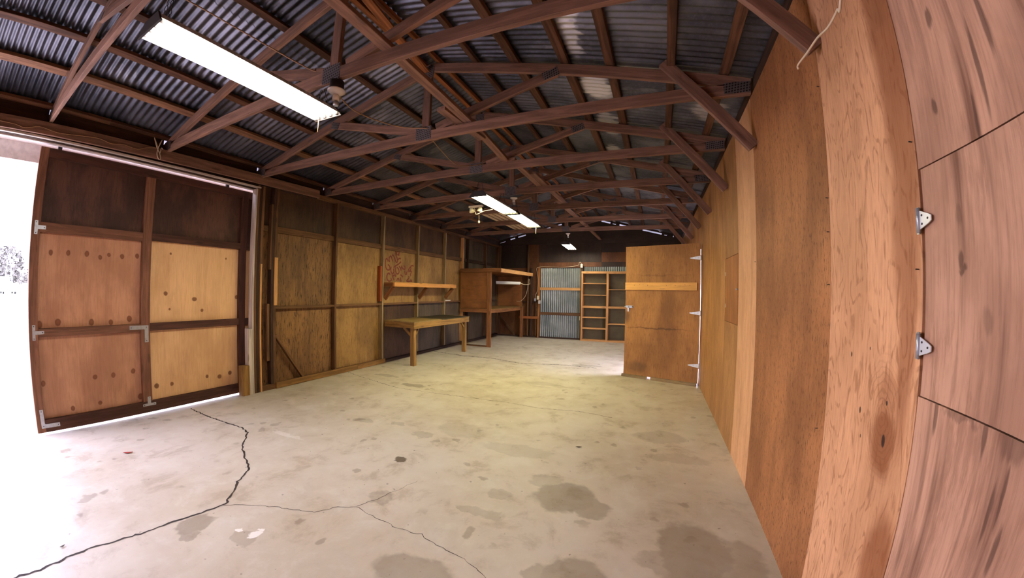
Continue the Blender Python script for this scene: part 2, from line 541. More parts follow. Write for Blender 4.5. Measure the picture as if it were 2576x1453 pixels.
def mk_ground():
    n = NT('gravel_yard')
    v = n.coord(world=True)
    nz = n.noise(v, 0.4, 5, 0.6)
    fz = n.noise(v, 25, 3, 0.6)
    col = n.mix(nz.outputs[0], C_((190, 186, 178)), C_((168, 162, 150)))
    col = n.mix(n.math('MULTIPLY', fz.outputs[0], 0.4), col, C_((206, 202, 196)))
    n.l(col, n.p.inputs['Base Color'])
    n.p.inputs['Roughness'].default_value = 0.9
    n.bump(fz.outputs[0], 0.4, 0.01)
    return n.m
m_ground = mk_ground()
G = 160
gv = [(-G, -G, -0.17), (G, -G, -0.17), (G, G, -0.17), (-G, G, -0.17), (-G, -G, -0.07), (G, -G, -0.07), (G, G, -0.07), (-G, G, -0.07)]
# the yard outside is one slab of gravel with the shed's slab let into it
def ring(name, x0, x1, y0, y1, X0, X1, Y0, Y1, z, mat):
    V = [(X0, Y0, z), (X1, Y0, z), (X1, Y1, z), (X0, Y1, z), (x0, y0, z), (x1, y0, z), (x1, y1, z), (x0, y1, z)]
    F = [(0, 1, 5, 4), (1, 2, 6, 5), (2, 3, 7, 6), (3, 0, 4, 7)]
    return obj(name, V, F, mat)
gr = ring('ground', -5.19, 0.91, YF - 0.1, YB + 0.2, -G, G, -G, G, -0.03, m_ground)
tag(gr, 'pale gravel yard outside the sliding door', None, None, 'structure')

# ------------------------------------------------------------------ roof (ceiling)
XRG = -2.15
def zr(x, z0=3.90):
    return z0 - 0.25 * abs(x - XRG)
SL = math.atan(0.25)
ceil = tag(link('ceiling', None), 'open corrugated iron roof on dark purlins', None, None, 'structure')
Y0R, Y1R = YF - 0.35, YB + 0.35
def corr_mesh(length, width, pitch=0.068, amp=0.011, seg=8):
    n = int(round(width / pitch * seg))
    V, F = [], []
    for i in range(n + 1):
        y = width * i / n - width / 2
        z = amp * math.cos(2 * PI * y / pitch)
        V += [(-length / 2, y, z), (length / 2, y, z), (-length / 2, y, z + 0.001), (length / 2, y, z + 0.001)]
    for i in range(n):
        a = 4 * i
        F += [(a, a + 4, a + 5, a + 1), (a + 2, a + 3, a + 7, a + 6)]
    me = mesh('corrugated_sheet', V, F, m_iron, True)
    return me
SW = 0.068 * 10
EAVE = 3.14
ny = int(math.ceil((Y1R - Y0R) / SW))
for side, lap in ((-1, 0.92), (1, 1.68)):
    # two sheets down each slope, the upper one lapping over the lower
    for d0, d1, dz in ((0.0, lap + 0.12, 0.004), (lap, EAVE, 0.0)):
        me_sheet = corr_mesh((d1 - d0) / math.cos(SL), SW + 0.02)
        for i in range(ny):
            y = Y0R + SW * (i + 0.5)
            xm = XRG + side * (d0 + d1) / 2
            zc = zr(xm, 3.957)
            d = Vector((side * math.cos(SL), 0, -math.sin(SL)))
            m = Matrix((d, Vector((0, side, 0)), d.cross(Vector((0, side, 0))))).transposed().to_4x4()
            m.translation = Vector((xm, y, zc + dz + (0.0015 if i % 2 else 0)))
            link('roof_sheet', me_sheet, ceil, m)
# ridge cap
poly_prism('ridge_cap', [(-0.16, 3.937), (0, 3.977), (0.16, 3.937), (0.16, 3.941), (0, 3.981), (-0.16, 3.941)], Y1R - Y0R, plain('ridge_cap_steel', C_((120, 120, 122)), 0.5, 0.4), ceil,
           Matrix.Translation((XRG, Y0R, 0)) @ Matrix(((1, 0, 0, 0), (0, 0, 1, 0), (0, 1, 0, 0), (0, 0, 0, 1))))
PUR = [(-1.63, .06), (-1.21, .09), (-0.725, .085), (-0.33, .08), (0.165, .065), (0.565, .075), (0.86, .06), (-2.075, .05), (-2.245, .05), (-2.87, .07), (-3.50, .075), (-3.97, .08), (-4.46, .10), (-5.05, .07)]
splits = [YF - 0.1, 0.56, 4.15, 7.7, 11.25]
for k, (x, w) in enumerate(PUR):
    mt = m_ridge if abs(x - XRG) < 0.15 else (m_weather if x == -4.46 else m_purlin)
    upv = (0.25 if x > XRG else -0.25, 0, 1)
    hh = 0.036 if abs(x - XRG) > 0.15 else 0.04
    off = (k % 3) * 0.6 if abs(x - XRG) > .15 else 0
    ys = [splits[0]] + [min(s + off, YB - 0.4) for s in splits[1:-1]] + [splits[-1]]
    for a, b in zip(ys[:-1], ys[1:]):
        z = zr(x, 3.90) + 0.02
        dx = 0.006 * (-1) ** (k + int(a))
        board('purlin', (x + dx, a, z), (x - dx, b - 0.002, z), w, hh, mt, ceil, upv)
# extra fir plank beside the ridge and lateral brace boards laid on the bottom chords
for a, b in (((-1.64, YF, 3.157), (-1.64, 0.4, 3.157)), ((-1.625, 0.2, 3.157), (-1.70, 3.02, 3.157)), ((-1.81, 2.66, 3.157), (-1.76, 3.40, 3.157)), ((-1.72, 3.05, 3.195), (-1.79, 4.20, 3.157)), ((-1.70, 4.1, 3.157), (-1.72, 5.45, 3.157)), ((-1.62, 4.7, 3.157), (-1.62, 6.6, 3.157)), ((-1.74, 6.4, 3.197), (-1.7, 9.2, 3.197)), ((-1.66, 8.9, 3.157), (-1.66, 11.35, 3.157))):
    board('brace_board', a, b, 0.089, 0.038, m_truss, ceil)
box('blocking', XL - 0.11, XL - 0.07, 11.24, 11.6, 3.03, 3.205, m_studd, ceil, 'y')  # extra piece added to close a light leak at the back corner
board('ridge_plank', (-2.02, 1.5, 3.83), (-2.22, 2.96, 3.80), 0.085, 0.02, m_ridge, ceil)

# ------------------------------------------------------------------ trusses
TY = [0.57, 1.76, 2.95, 4.12, 5.30, 6.48, 7.74, 9.02]
TLAB = {-1: 'first roof truss, passing overhead just behind the camera',
        0: 'roof truss crossing the top left corner of the picture',
        1: 'roof truss carrying the bulb socket on a black box',
        2: 'roof truss just beyond the nearest light, third in view',
        3: 'roof truss with the near chain of the middle lights, fourth in view',
        4: 'roof truss above the joint of the middle lights, fifth in view',
        5: 'roof truss at the near end of the pale battens, sixth in view',
        6: 'roof truss crossing the middle of the pale battens, seventh in view',
        7: 'roof truss farthest away, under the far end of the pale battens'}
T = 0.038
def truss(y, lab, brace=True, k=0):
    t = thing('roof_truss', (XRG, y, 3.03), 'dark wooden ' + lab, 'truss', 'gang-nailed wooden roof trusses')
    yc = y + T / 2
    rnd = random.Random(k)
    sag = rnd.uniform(-0.012, 0.012)
    zb = 3.083
    board('bottom_chord', (-5.12, yc, zb), (XRG, yc, zb + 0.004 - sag), T, 0.1, m_truss, t)
    board('bottom_chord', (XRG + 0.001, yc, zb + 0.004 - sag), (0.745, yc, zb), T, 0.1, m_truss, t)
    h = 0.096
    zt = lambda x: 3.79 - 0.25 * abs(x - XRG) + h / 2 / math.cos(SL)
    board('top_chord', (-5.14, yc, zt(-5.14)), (XRG - 0.005, yc, zt(XRG - .005)), T, h, m_truss, t)
    board('top_chord', (XRG + 0.005, yc, zt(XRG + .005)), (0.745, yc, zt(0.745)), T, h, m_truss, t)
    board('king_post', (-2.19, yc, 3.13), (-2.19, yc, 3.80), T * 0.98, 0.089, m_truss, t, (1, 0, 0))
    board('web', (-2.06, yc, 3.145), (-0.80, yc, 3.475), T * 0.96, 0.085, m_truss, t)
    board('web', (-2.28, yc, 3.135), (-3.56, yc, 3.475), T * 0.96, 0.085, m_truss, t)
    def plate(x0, x1, z0, z1, rot=0):
        m = Matrix.Translation(((x0 + x1) / 2, y - 0.0015, (z0 + z1) / 2)) @ Matrix.Rotation(rot, 4, 'Y')
        V, F = cbox(x1 - x0, 0.0025, z1 - z0, 0.0006)
        return obj('gusset_plate', V, F, m_gusset, t, m)
    plate(-2.30, -2.115, 3.035, 3.175)
    plate(-2.235, -2.115, 3.72, 3.86)
    plate(-0.93, -0.78, 3.42, 3.50, -0.27)
    plate(-3.60, -3.47, 3.42, 3.50, 0.27)
    plate(-5.10, -4.93, 3.05, 3.15)
    plate(0.55, 0.74, 3.05, 3.14)
    if brace:
        board('knee_brace', (0.105, y - T / 2, 3.37), (0.735, y - T / 2, 2.60), T * 0.98, 0.089, m_truss, t)
    return t
truss(-0.62, TLAB[-1], True, 20)
for i, y in enumerate(TY):
    truss(y, TLAB[i], True, i)

# ------------------------------------------------------------------ left wall
def ply_extra_dark_edges(n, base, v0, v):
    return base
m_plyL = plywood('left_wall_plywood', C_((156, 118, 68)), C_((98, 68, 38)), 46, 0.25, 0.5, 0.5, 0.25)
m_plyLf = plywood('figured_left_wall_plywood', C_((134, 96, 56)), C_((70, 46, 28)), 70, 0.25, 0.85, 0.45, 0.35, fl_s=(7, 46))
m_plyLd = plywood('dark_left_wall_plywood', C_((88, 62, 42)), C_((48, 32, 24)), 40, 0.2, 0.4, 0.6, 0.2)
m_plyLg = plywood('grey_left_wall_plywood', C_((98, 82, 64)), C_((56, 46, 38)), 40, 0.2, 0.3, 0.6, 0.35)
wl = tag(link('wall_left', None), 'plywood wall with exposed studs, sliding door opening at its near end', None, None, 'structure')
XP = XL - 0.09      # panel face
SL_Y = [3.245, 4.405, 5.60, 6.775, 7.93, 8.87, 9.0, 10.27]
def panel_x(name, y0, y1, z0, z1, mat, parent, x=XP, t=0.012):
    return box(name, x - t, x, y0, y1, z0, z1, mat, parent, 'z', 0.001)
bays = [(3.0, 3.245), (3.245, 4.405), (4.405, 5.60), (5.60, 6.775), (6.775, 7.93), (7.93, 8.935), (8.935, 10.27), (10.27, 11.37)]
for i, (a, b) in enumerate(bays):
    mid = m_plyLf if i in (0, 1) else (m_plyL if i < 5 else (m_plyL if i == 5 else m_plyLg))
    low = m_plyLf if i in (0, 1) else (m_plyL if i == 2 else (m_plyLd if i == 3 else m_plyLg))
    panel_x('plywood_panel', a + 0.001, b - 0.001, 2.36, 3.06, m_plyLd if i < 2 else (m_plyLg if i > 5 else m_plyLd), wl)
    panel_x('plywood_panel', a + 0.001, b - 0.001, 1.19, 2.358, mid, wl)
    panel_x('plywood_panel', a + 0.001, b - 0.001, 0.0, 1.188, low, wl)
def stud_left(y0, y1, z0=0.08, z1=2.965, mat=m_stud, name='stud'):
    return box(name, XP, XL, y0, y1, z0, z1, mat, wl, 'z')
stud_left(3.20, 3.245, mat=m_studd); stud_left(3.245, 3.285, mat=m_stud)
box('furring_strip', XL, XL + 0.012, 3.245, 3.30, 1.23, 1.93, m_fir, wl)
stud_left(4.385, 4.425, mat=m_stud)
stud_left(5.585, 5.628, mat=m_studl)
box('furring_strip', XP, XL - 0.01, 5.53, 5.584, 1.25, 1.95, lumber('red_brown_wood', C_((150, 76, 38)), 0.5, mottled=0.3), wl)
stud_left(6.76, 6.80, mat=m_studl)
stud_left(7.915, 7.955, mat=m_studl)
stud_left(8.84, 8.885, mat=m_fir); stud_left(9.14, 9.18, mat=m_studd)
stud_left(10.28, 10.325, mat=m_stud)
stud_left(11.22, 11.27, mat=m_stud)
ys = [3.285, 4.385, 4.425, 5.585, 5.628, 6.76, 6.80, 7.915, 7.955, 8.84, 8.885, 10.28, 10.325, 11.22]
for a, b in zip(ys[0::2], ys[1::2]):
    box('girt', XP, XP + 0.04, a, b, 2.305, 2.395, m_stud if a < 8 else m_studd, wl, 'y')
    box('girt', XP, XL - 0.01, a, b, 1.175, 1.213, m_stud if a < 8 else m_studd, wl, 'y')
# narrow bay beside the door post
box('girt', XP, XL - 0.02, 3.06, 3.14, 2.30, 2.38, m_stud, wl, 'y')
box('furring_strip', XP + 0.02, XL, 3.175, 3.2, 1.75, 2.70, m_stud, wl)
box('furring_strip', XP + 0.03, XL + 0.005, 3.14, 3.18, 0.43, 1.255, m_stud, wl)
box('furring_strip', XL, XL + 0.008, 3.032, 3.056, 0.0, 1.82, m_fir, wl)
# door post
for a, b, mt in ((2.946, 2.98, m_stud), (2.981, 3.02, m_studd), (3.021, 3.06, m_stud)):
    box('door_post', XP, XL, a, b, 0, 2.93, mt, wl)
box('jamb_board', XP - 0.01, XL + 0.002, 2.925, 2.945, 0, 2.87, m_whitep, wl)
box('jamb_board', XP - 0.01, XL + 0.002, 2.872, 2.924, 0, 0.915, m_whitep, wl)
box('guide_block', XP - 0.01, XL + 0.018, 2.775, 2.87, 0, 0.41, m_bench, wl)
# sill, plates, blocking, track beam
board('sill_plate', (XL + 0.012, 3.27, 0.048), (XL + 0.012, 4.90, 0.048), 0.025, 0.088, m_plate, wl)
board('sill_plate', (XL + 0.012, 4.903, 0.048), (XL + 0.012, 5.66, 0.048), 0.025, 0.088, m_plate, wl)
box('sill_plate', XP, XL - 0.002, 3.06, 5.65, 0.002, 0.08, m_stud, wl, 'y')
box('sill_plate', XP, XL, 5.65, 11.27, 0.002, 0.055, m_studd, wl, 'y')
box('top_plate', XP, XL, 3.97, 11.27, 2.966, 3.028, m_stud, wl, 'y')
box('top_plate', XP, XL - 0.03, 2.93, 3.97, 2.95, 3.028, m_studd, wl, 'y')
board('header_board', (XP + 0.0, YF, 2.925), (XP + 0.0, 2.99, 2.925), 0.10, 0.11, m_studd, wl)
board('track_beam', (XL + 0.025, YF, 2.915), (XL + 0.025, 3.96, 3.02), 0.04, 0.125, m_truss, wl)
board('header_board', (XL - 0.02, YF, 2.875), (XL - 0.02, 2.99, 2.895), 0.045, 0.022, m_whitep, wl)
board('header_board', (XP - 0.02, YF, 2.868), (XP - 0.02, 2.96, 2.872), 0.045, 0.03, m_white, wl)
allT = [-0.62] + TY + [11.25]
prev = YF
for y in allT:
    a, b = (prev, y - 0.005)
    if b - a > 0.1:
        box('blocking', XP - 0.02, XP + 0.02, a, b, 3.03, 3.205, m_studd, wl, 'y')
    prev = y + T
box('blocking', XP - 0.045, XP - 0.022, YF, 11.3, 2.98, 3.15, m_studd, wl, 'y')
# diagonal let-in brace at foot of the second bay
board('diagonal_brace', (XL - 0.03, 3.285, 0.79), (XL - 0.03, 3.77, 0.07), 0.035, 0.06, m_stud, wl, (1, 0, 0))
# wall beyond the opening towards the front
for a, b in ((YF, -1.9),):
    panel_x('plywood_panel', a, b, 0, 2.87, m_plyLd, wl)
# outer siding above the header, seen through the opening at top
box('fascia_board', -5.42, -5.40, YF - 0.3, 11.5, 2.70, 2.90, m_white, wl, 'y')
box('soffit_board', -5.40, -5.26, YF - 0.3, 3.2, 2.885, 2.90, m_white, wl, 'y')

# graffiti strokes traced on the plywood between the second and third stud
m_red = plain('faded_red_paint', C_((122, 58, 44)), 0.8, noise=0.4, nscale=40)
GR = [[(320, 700), (305, 640), (260, 610), (238, 680), (235, 800), (250, 880), (290, 940), (350, 950), (372, 900), (350, 820), (310, 795)],
      [(365, 715), (348, 620), (370, 550), (402, 528), (430, 600), (455, 690)], [(440, 520), (470, 500), (520, 600), (560, 710), (600, 700), (592, 600), (560, 500), (540, 380)],
      [(560, 500), (580, 420), (620, 380), (652, 420), (640, 468), (600, 480), (660, 505)], [(482, 880), (560, 820), (650, 762), (712, 700)],
      [(410, 850), (400, 950), (420, 1040), (470, 1060), (492, 1000), (478, 915)], [(562, 860), (540, 960), (570, 1052), (622, 1072), (652, 1010), (632, 920), (592, 868)],
      [(650, 830), (690, 900), (712, 972)], [(690, 905), (742, 868)], [(722, 820), (760, 900), (818, 940), (832, 870), (792, 818)],
      [(382, 1100), (342, 1048), (300, 1080), (280, 1180), (302, 1262), (360, 1292), (412, 1260), (400, 1200)], [(430, 1080), (470, 1200), (502, 1262)], [(520, 1060), (552, 1162)], [(448, 1140), (532, 1108)],
      [(580, 1292), (600, 1222), (632, 1210), (652, 1282)], [(690, 1180), (700, 1290), (722, 1270)],
      [(842, 1000), (822, 1000), (840, 1080), (882, 1080), (872, 1010)], [(920, 1020), (950, 920), (1000, 872), (1012, 930), (960, 1000), (1032, 990), (1000, 1080), (1012, 1140)], [(1000, 850), (1040, 820), (1092, 832)],
      [(940, 1140), (950, 1200), (880, 1280), (922, 1300), (1000, 1290), (1042, 1300), (1000, 1242)], [(600, 650), (660, 600), (700, 610)], [(690, 1100), (740, 1130), (770, 1170)]]
def lens_ray(px, py):
    a, b = (px - 1288) * 36 / 2576, (726.5 - py) * 36 / 2576
    R = math.hypot(a, b) + 1e-9
    th = sum(k * R ** i for i, k in enumerate(LK))
    return (math.sin(th) * a / R) * r2 + (math.sin(th) * b / R) * u2 + math.cos(th) * f
def survey(px, py, axis, v):
    """where a point measured on the photograph lies on a known plane of the building"""
    d = lens_ray(px, py)
    o = Vector((0, 0, CAMZ))
    return o + d * ((v - o[axis]) / d[axis])
V, F = [], []
for st in GR:
    P = [survey(950 + x * .0826, 600 + y * .0826, 0, XP) for x, y in st]
    P = catmull(P, 3)
    for i, p in enumerate(P):
        d = (P[min(i + 1, len(P) - 1)] - P[max(i - 1, 0)]).normalized()
        s = Vector((0, -d.z, d.y))
        b = len(V)
        V += [p + s * 0.016 + Vector((0.0016, 0, 0)), p - s * 0.016 + Vector((0.0016, 0, 0))]
        if i:
            F.append((b - 2, b - 1, b + 1, b))
obj('graffiti', V, F, m_red, wl)

# ------------------------------------------------------------------ sliding door (door_1)
d1 = tag(link('door_1', None, None, Matrix.Translation((-5.2, 1.73, 0.02))), 'big sliding plywood barn door with timber frame and steel corner brackets, half open', None, None, 'structure')
KN = [(.667, 1.087, .03, .04), (.847, 1.104, .028, .035), (1.167, 1.093, .025, .036), (1.356, 1.084, .022, .033), (1.542, 1.113, .025, .035), (.673, .502, .022, .03), (1.184, .506, .022, .027), (1.365, .503, .022, .03), (1.567, .519, .023, .03), (.943, .208, .02, .026), (1.215, .22, .02, .022), (1.633, .213, .03, .035),
      (.769, 1.799, .02, .03), (.935, 1.806, .02, .03), (1.112, 1.81, .022, .03), (1.243, 1.781, .02, .025), (1.327, 1.813, .018, .022), (1.458, 1.805, .022, .028), (1.61, 1.821, .02, .028),
      (1.809, .303, .025, .03), (1.98, .298, .02, .025), (1.969, 1.209, .012, .015), (1.923, 1.397, .022, .026), (2.256, 1.327, .03, .026), (2.35, 1.183, .02, .02), (2.403, .317, .018, .022), (2.563, .288, .025, .028), (2.705, .313, .024, .028), (1.969, 1.877, .012, .013), (2.645, 1.87, .012, .014), (2.8, 1.35, .02, .03)]
def knots_extra(z0c, y0c):
    def fn(n, base, v0, v):
        # local x = up, local y = along the wall (mirrored)
        L = [(z - z0c, -(y - y0c), rz, ry) for (y, z, ry, rz) in KN]
        wv = n.vmath('ADD', v0, n.scale(n.vmath('SUBTRACT', n.noise(v, 14, 2).outputs['Color'], (0.5, 0.5, 0.5)).outputs[0], (0.012, 0.012, 0))).outputs[0]
        m = n.ell(wv, L, 0.22)
        ring = n.ell(wv, [(a, b, c * .6, d * .6) for a, b, c, d in L], 0.25)
        base = n.mix(n.math('MULTIPLY', m, 0.8), base, C_((98, 54, 34)))
        return n.mix(n.math('MULTIPLY', ring, 0.5), base, C_((138, 84, 50)))
    return fn
xd0, xd1 = -5.262, -5.25    # door skin
def door_panel(y0, y1, z0, z1, mat_fn):
    cy, cz = (y0 + y1) / 2, (z0 + z1) / 2
    return box('plywood_panel', xd0, xd1, y0, y1, z0, z1, mat_fn(cy, cz), d1, 'z', 0.001)
mk_pink = lambda nm: (lambda cy, cz: plywood(nm, C_((186, 138, 108)), C_((142, 94, 70)), 30, 0.22, 0.06, 0.5, 0.2, knots_extra(cz, cy), rnd=True))
mk_yel = lambda nm: (lambda cy, cz: plywood(nm, C_((218, 176, 130)), C_((178, 130, 88)), 26, 0.16, 0.04, 0.35, 0.15, knots_extra(cz, cy), rnd=True))
mk_drk = lambda nm: (lambda cy, cz: plywood(nm, C_((98, 66, 54)), C_((52, 34, 30)), 30, 0.15, 0.3, 0.75, 0.1))
door_panel(0.57, 1.70, 0.03, 1.01, mk_pink('door_plywood_low'))
door_panel(0.57, 1.70, 1.012, 2.04, mk_pink('door_plywood_mid'))
door_panel(1.702, 3.35, 0.03, 1.01, mk_yel('new_door_plywood_low'))
door_panel(1.702, 3.35, 1.012, 2.04, mk_yel('new_door_plywood_mid'))
door_panel(0.57, 1.70, 2.042, 2.82, mk_drk('old_door_plywood_left'))
door_panel(1.702, 3.35, 2.042, 2.82, mk_drk('old_door_plywood_right'))
xf0, xf1 = -5.249, -5.20
box('stile', xf0, xf1, 0.56, 0.648, 0.02, 2.83, m_dframe, d1)
box('stile', xf0, xf1, 1.645, 1.74, 0.15, 2.735, m_dframe, d1)
box('stile', xf0, xf1, 2.81, 2.90, 0.02, 2.83, m_dframed, d1)
box('rail', xf0, xf1 + 0.001, 0.649, 2.809, 0.02, 0.148, m_dframed, d1, 'y')
for z0, z1 in ((.02, .148), (.968, 1.055), (2.01, 2.095), (2.737, 2.83)):
    box('rail', xf0, xf1, 2.901, 3.34, z0, z1, m_dframed, d1, 'y')
box('rail', xf0, xf1, 0.649, 1.644, 0.968, 1.052, m_dframe, d1, 'y')
box('rail', xf0, xf1, 1.741, 2.809, 0.968, 1.055, m_dframed, d1, 'y')
box('rail', xf0, xf1, 0.649, 1.644, 1.992, 2.09, m_dframe, d1, 'y')
box('rail', xf0, xf1, 1.741, 2.809, 2.01, 2.095, m_dframed, d1, 'y')
box('rail', xf0, xf1, 0.649, 2.809, 2.737, 2.83, m_dframed, d1, 'y')
def xyz_poly(name, pts, x, t, mat, parent):
    """polygon given in (y, z), standing proud of plane x"""
    m = Matrix(((0, 0, 1, x), (1, 0, 0, 0), (0, 1, 0, 0), (0, 0, 0, 1)))
    return poly_prism(name, pts, t, mat, parent, m)
def bracket(pts, screws):
    b = xyz_poly('bracket', pts, -5.199, 0.003, m_steel, d1)
    for (y, z) in screws:
        lathe('screw', [(0.005, 0), (0.004, 0.0015)], (-5.196, y, z), m_dark, b, 8, axis=(1, 0, 0))
bracket([(.592, .94), (.622, .94), (.622, .995), (.70, .998), (.706, 1.0), (.706, 1.03), (.622, 1.032), (.622, 1.09), (.592, 1.09)], [(.607, .955), (.607, 1.075), (.69, 1.014)])
bracket([(1.528, .99), (1.674, .99), (1.682, .985), (1.682, .84), (1.722, .84), (1.722, 1.034), (1.528, 1.038)], [(1.545, 1.013), (1.70, 1.013), (1.702, .86)])
bracket([(.604, .065), (.79, .062), (.79, .102), (.648, .105), (.64, .112), (.636, .255), (.60, .255)], [(.618, .235), (.625, .085), (.772, .082)])
bracket([(1.636, .098), (1.775, .098), (1.775, .125), (1.722, .128), (1.72, .205), (1.688, .205), (1.686, .128), (1.636, .125)], [(1.65, .11), (1.76, .11), (1.704, .19)])
bracket([(.59, 1.965), (.622, 1.965), (.624, 2.018), (.70, 2.018), (.70, 2.055), (.624, 2.055), (.622, 2.10), (.59, 2.10)], [(.606, 1.98), (.606, 2.085), (.685, 2.036)])
for y in (0.75, 2.6):
    hg = box('track_hanger', -5.24, -5.21, y - 0.02, y + 0.02, 2.83, 2.90, m_dark, d1)
    lathe('roller', [(0.02, -0.008), (0.022, 0), (0.02, 0.008)], (-5.225, y, 2.885), m_dark, hg, 12, axis=(1, 0, 0))

# ------------------------------------------------------------------ right wall
wr = tag(link('wall_right', None), 'tall plywood sheet wall in mixed tones from pale to red-brown', None, None, 'structure')
def panel_r(y0, y1, z0, z1, mat, parent=None, x0=None, name='plywood_panel'):
    x0 = XR if x0 is None else x0
    return box(name, x0, x0 + 0.012, y0 + 0.001, y1 - 0.001, z0, z1, mat, parent or wr, 'z', 0.001)
def streaks(n, base, v0, v, cy, cz, L, soft=.35, k=.62, warp=.02):
    wv = n.vmath('ADD', v0, n.scale(n.vmath('SUBTRACT', n.noise(n.scale(v, (3, 25, 1)), 2, 4).outputs['Color'], (0.5, 0.5, 0.5)).outputs[0], (warp * 4, warp, 0))).outputs[0]
    m = n.ell(wv, [(z - cz, -(y - cy), rz, ry) + tuple(r) for (y, z, ry, rz, *r) in L], soft)
    return n.mix(n.math('MULTIPLY', m, k), base, C_((58, 32, 24)))
pinkc, pinkd = C_((190, 144, 118)), C_((116, 74, 56))
def near_panel(nm, cy, cz, L):
    return plywood(nm, pinkc, pinkd, 34, 0.35, 0.08, 0.45, 0.85, lambda n, b, v0, v: streaks(n, b, v0, v, cy, cz, L), gs=(0.5, 3.0))
# near sheet, cut around a hatch
nA0, nA1 = -0.03, 1.19
panel_r(nA0, nA1, 0, 1.222, near_panel('near_ply_low', .58, .611, [(.83, 1.05, .008, .08), (.797, 1.09, .007, .07), (.80, 1.21, .05, .04, .7), (1.101, 1.2, .008, .05), (.904, 1.2, .01, .05), (.6, 1.2, .03, .06, .7), (1.0, 1.215, .07, .012, .6), (.77, .98, .01, .06)]))
panel_r(nA0, nA1, 1.863, 3.04, near_panel('near_ply_high', .58, 2.45, [(1.079, 2.0, .012, .022), (1.014, 2.23, .014, .03), (.922, 1.90, .006, .06), (.87, 2.02, .008, .12), (.7, 2.3, .01, .1), (.8, 2.1, .012, .09)]))
ht = thing('wall_hatch', (XR, 0.58, 1.226), 'large pinkish plywood hatch with two steel hinges in the near right wall', 'hatch')
hb = board('hatch_panel', (XR + 0.004, 0.578, 1.227), (XR + 0.004, 0.578, 1.858), 1.2, 0.012, near_panel('hatch_ply', .578, 1.5425, [(1.027, 1.60, .01, .022), (1.02, 1.575, .016, .012), (.7, 1.5, .012, .08), (1.03, 1.70, .012, .02, .4), (.93, 1.45, .02, .03, .5)]), ht, (1, 0, 0))
for z in (1.715, 1.365):
    hi = thing_h = xyz_poly('hinge_leaf', [(1.178, z - .026), (1.178, z + .026), (1.14, z + .012), (1.128, z + .006), (1.128, z - .008), (1.14, z - .014)], XR - 0.0135, 0.003, m_hinge, ht)
    lathe('hinge_barrel', [(0.006, -0.035), (0.006, 0.035)], (XR - 0.014, 1.184, z), m_steel, ht, 8)
    xyz_poly('hinge_leaf', [(1.188, z - .038), (1.199, z - .038), (1.199, z + .038), (1.188, z + .038)], XR - 0.010, 0.003, m_steel, ht)
    for dy, dz in ((1.168, .012), (1.168, -.012), (1.142, 0)):
        lathe('screw', [(0.0035, 0), (0.003, 0.0012)], (XR - 0.0135, dy, z + dz), m_dark, hi, 8, axis=(-1, 0, 0))
# strip with bold figure and a burl
def burl(n, base, v0, v):
    cy, cz = 1.495, 1.52
    wv = n.vmath('ADD', v0, n.scale(n.vmath('SUBTRACT', n.noise(v, 9, 4).outputs['Color'], (0.5, 0.5, 0.5)).outputs[0], (0.09, 0.05, 0))).outputs[0]
    e = lambda y, z, ry, rz, s=1: (z - cz, -(y - cy), rz, ry, s)
    m = n.ell(wv, [e(1.345, 1.03, .07, .12, .8), e(1.33, 1.19, .06, .07, .45), e(1.26, .62, .09, .2, .75), e(1.27, 1.72, .07, .3, .55), e(1.25, 2.4, .09, .9, .7), e(1.26, 1.5, .045, .5, .6)], 0.35)
    base = n.mix(m, base, C_((128, 70, 36)))
    # growth rings round the burl
    d = n.vmath('LENGTH', n.vmath('MULTIPLY', n.vmath('SUBTRACT', wv, (1.10 - cz, -(1.36 - cy), 0)).outputs[0], (4.5, 7.5, 0)).outputs[0]).outputs['Value']
    rg = n.math('MULTIPLY', n.ss(n.math('SINE', n.math('MULTIPLY', d, 60.0)), 0.2, 0.9), n.ss(d, 1.3, 0.3))
    base = n.mix(n.math('MULTIPLY', rg, 0.3), base, C_((112, 66, 36)))
    k = n.ell(v0, [e(1.343, 1.035, .010, .022), e(1.51, 1.09, .006, .012), e(1.345, 1.16, .005, .008), e(1.60, 1.28, .005, .01), e(1.49, 1.0, .003, .007), e(1.47, 1.32, .003, .006)], 0.2)
    return n.mix(n.math('MULTIPLY', k, .9), base, C_((40, 24, 22)))
m_strip = plywood('figured_ply_strip', C_((206, 152, 112)), C_((134, 84, 52)), 60, 0.62, 0.12, 0.3, 0.15, burl, gs=(2.6, 9.0), rnd=False)
panel_r(1.192, 1.80, 0, 3.04, m_strip)
m_brown = plywood('red_brown_ply', C_((164, 108, 66)), C_((112, 66, 36)), 30, 0.12, 0.8, 0.55, 0.25, fl_s=(22, 110))
m_paleply = plywood('pale_ply', C_((208, 156, 112)), C_((164, 112, 72)), 30, 0.2, 0.25, 0.35, 0.35, fl_s=(10, 70))
m_tanply = plywood('tan_ply', C_((172, 122, 74)), C_((122, 78, 42)), 34, 0.15, 0.45, 0.45, 0.3)
panel_r(1.80, 3.04, 0, 3.04, m_brown)
panel_r(3.04, 3.66, 0, 3.04, m_paleply)
panel_r(3.66, 4.305, 0, 1.215, m_tanply); panel_r(3.66, 4.305, 1.885, 3.04, m_tanply)
ht2 = thing('wall_hatch', (XR, 3.98, 1.218), 'small plywood hatch flush in the right wall, beside the pale strip', 'hatch')
board('hatch_panel', (XR + 0.006, 3.985, 1.220), (XR + 0.006, 3.985, 1.880), 0.60, 0.012, plywood('small_hatch_ply', C_((166, 106, 56)), C_((112, 64, 32)), 30, 0.2, 0.4, 0.4, 0.5), ht2, (1, 0, 0))
for z in (1.38, 1.72):
    xyz_poly('hinge_leaf', [(4.27, z - .02), (4.30, z - .02), (4.30, z + .02), (4.27, z + .02)], XR - 0.002, 0.002, m_steel, ht2)
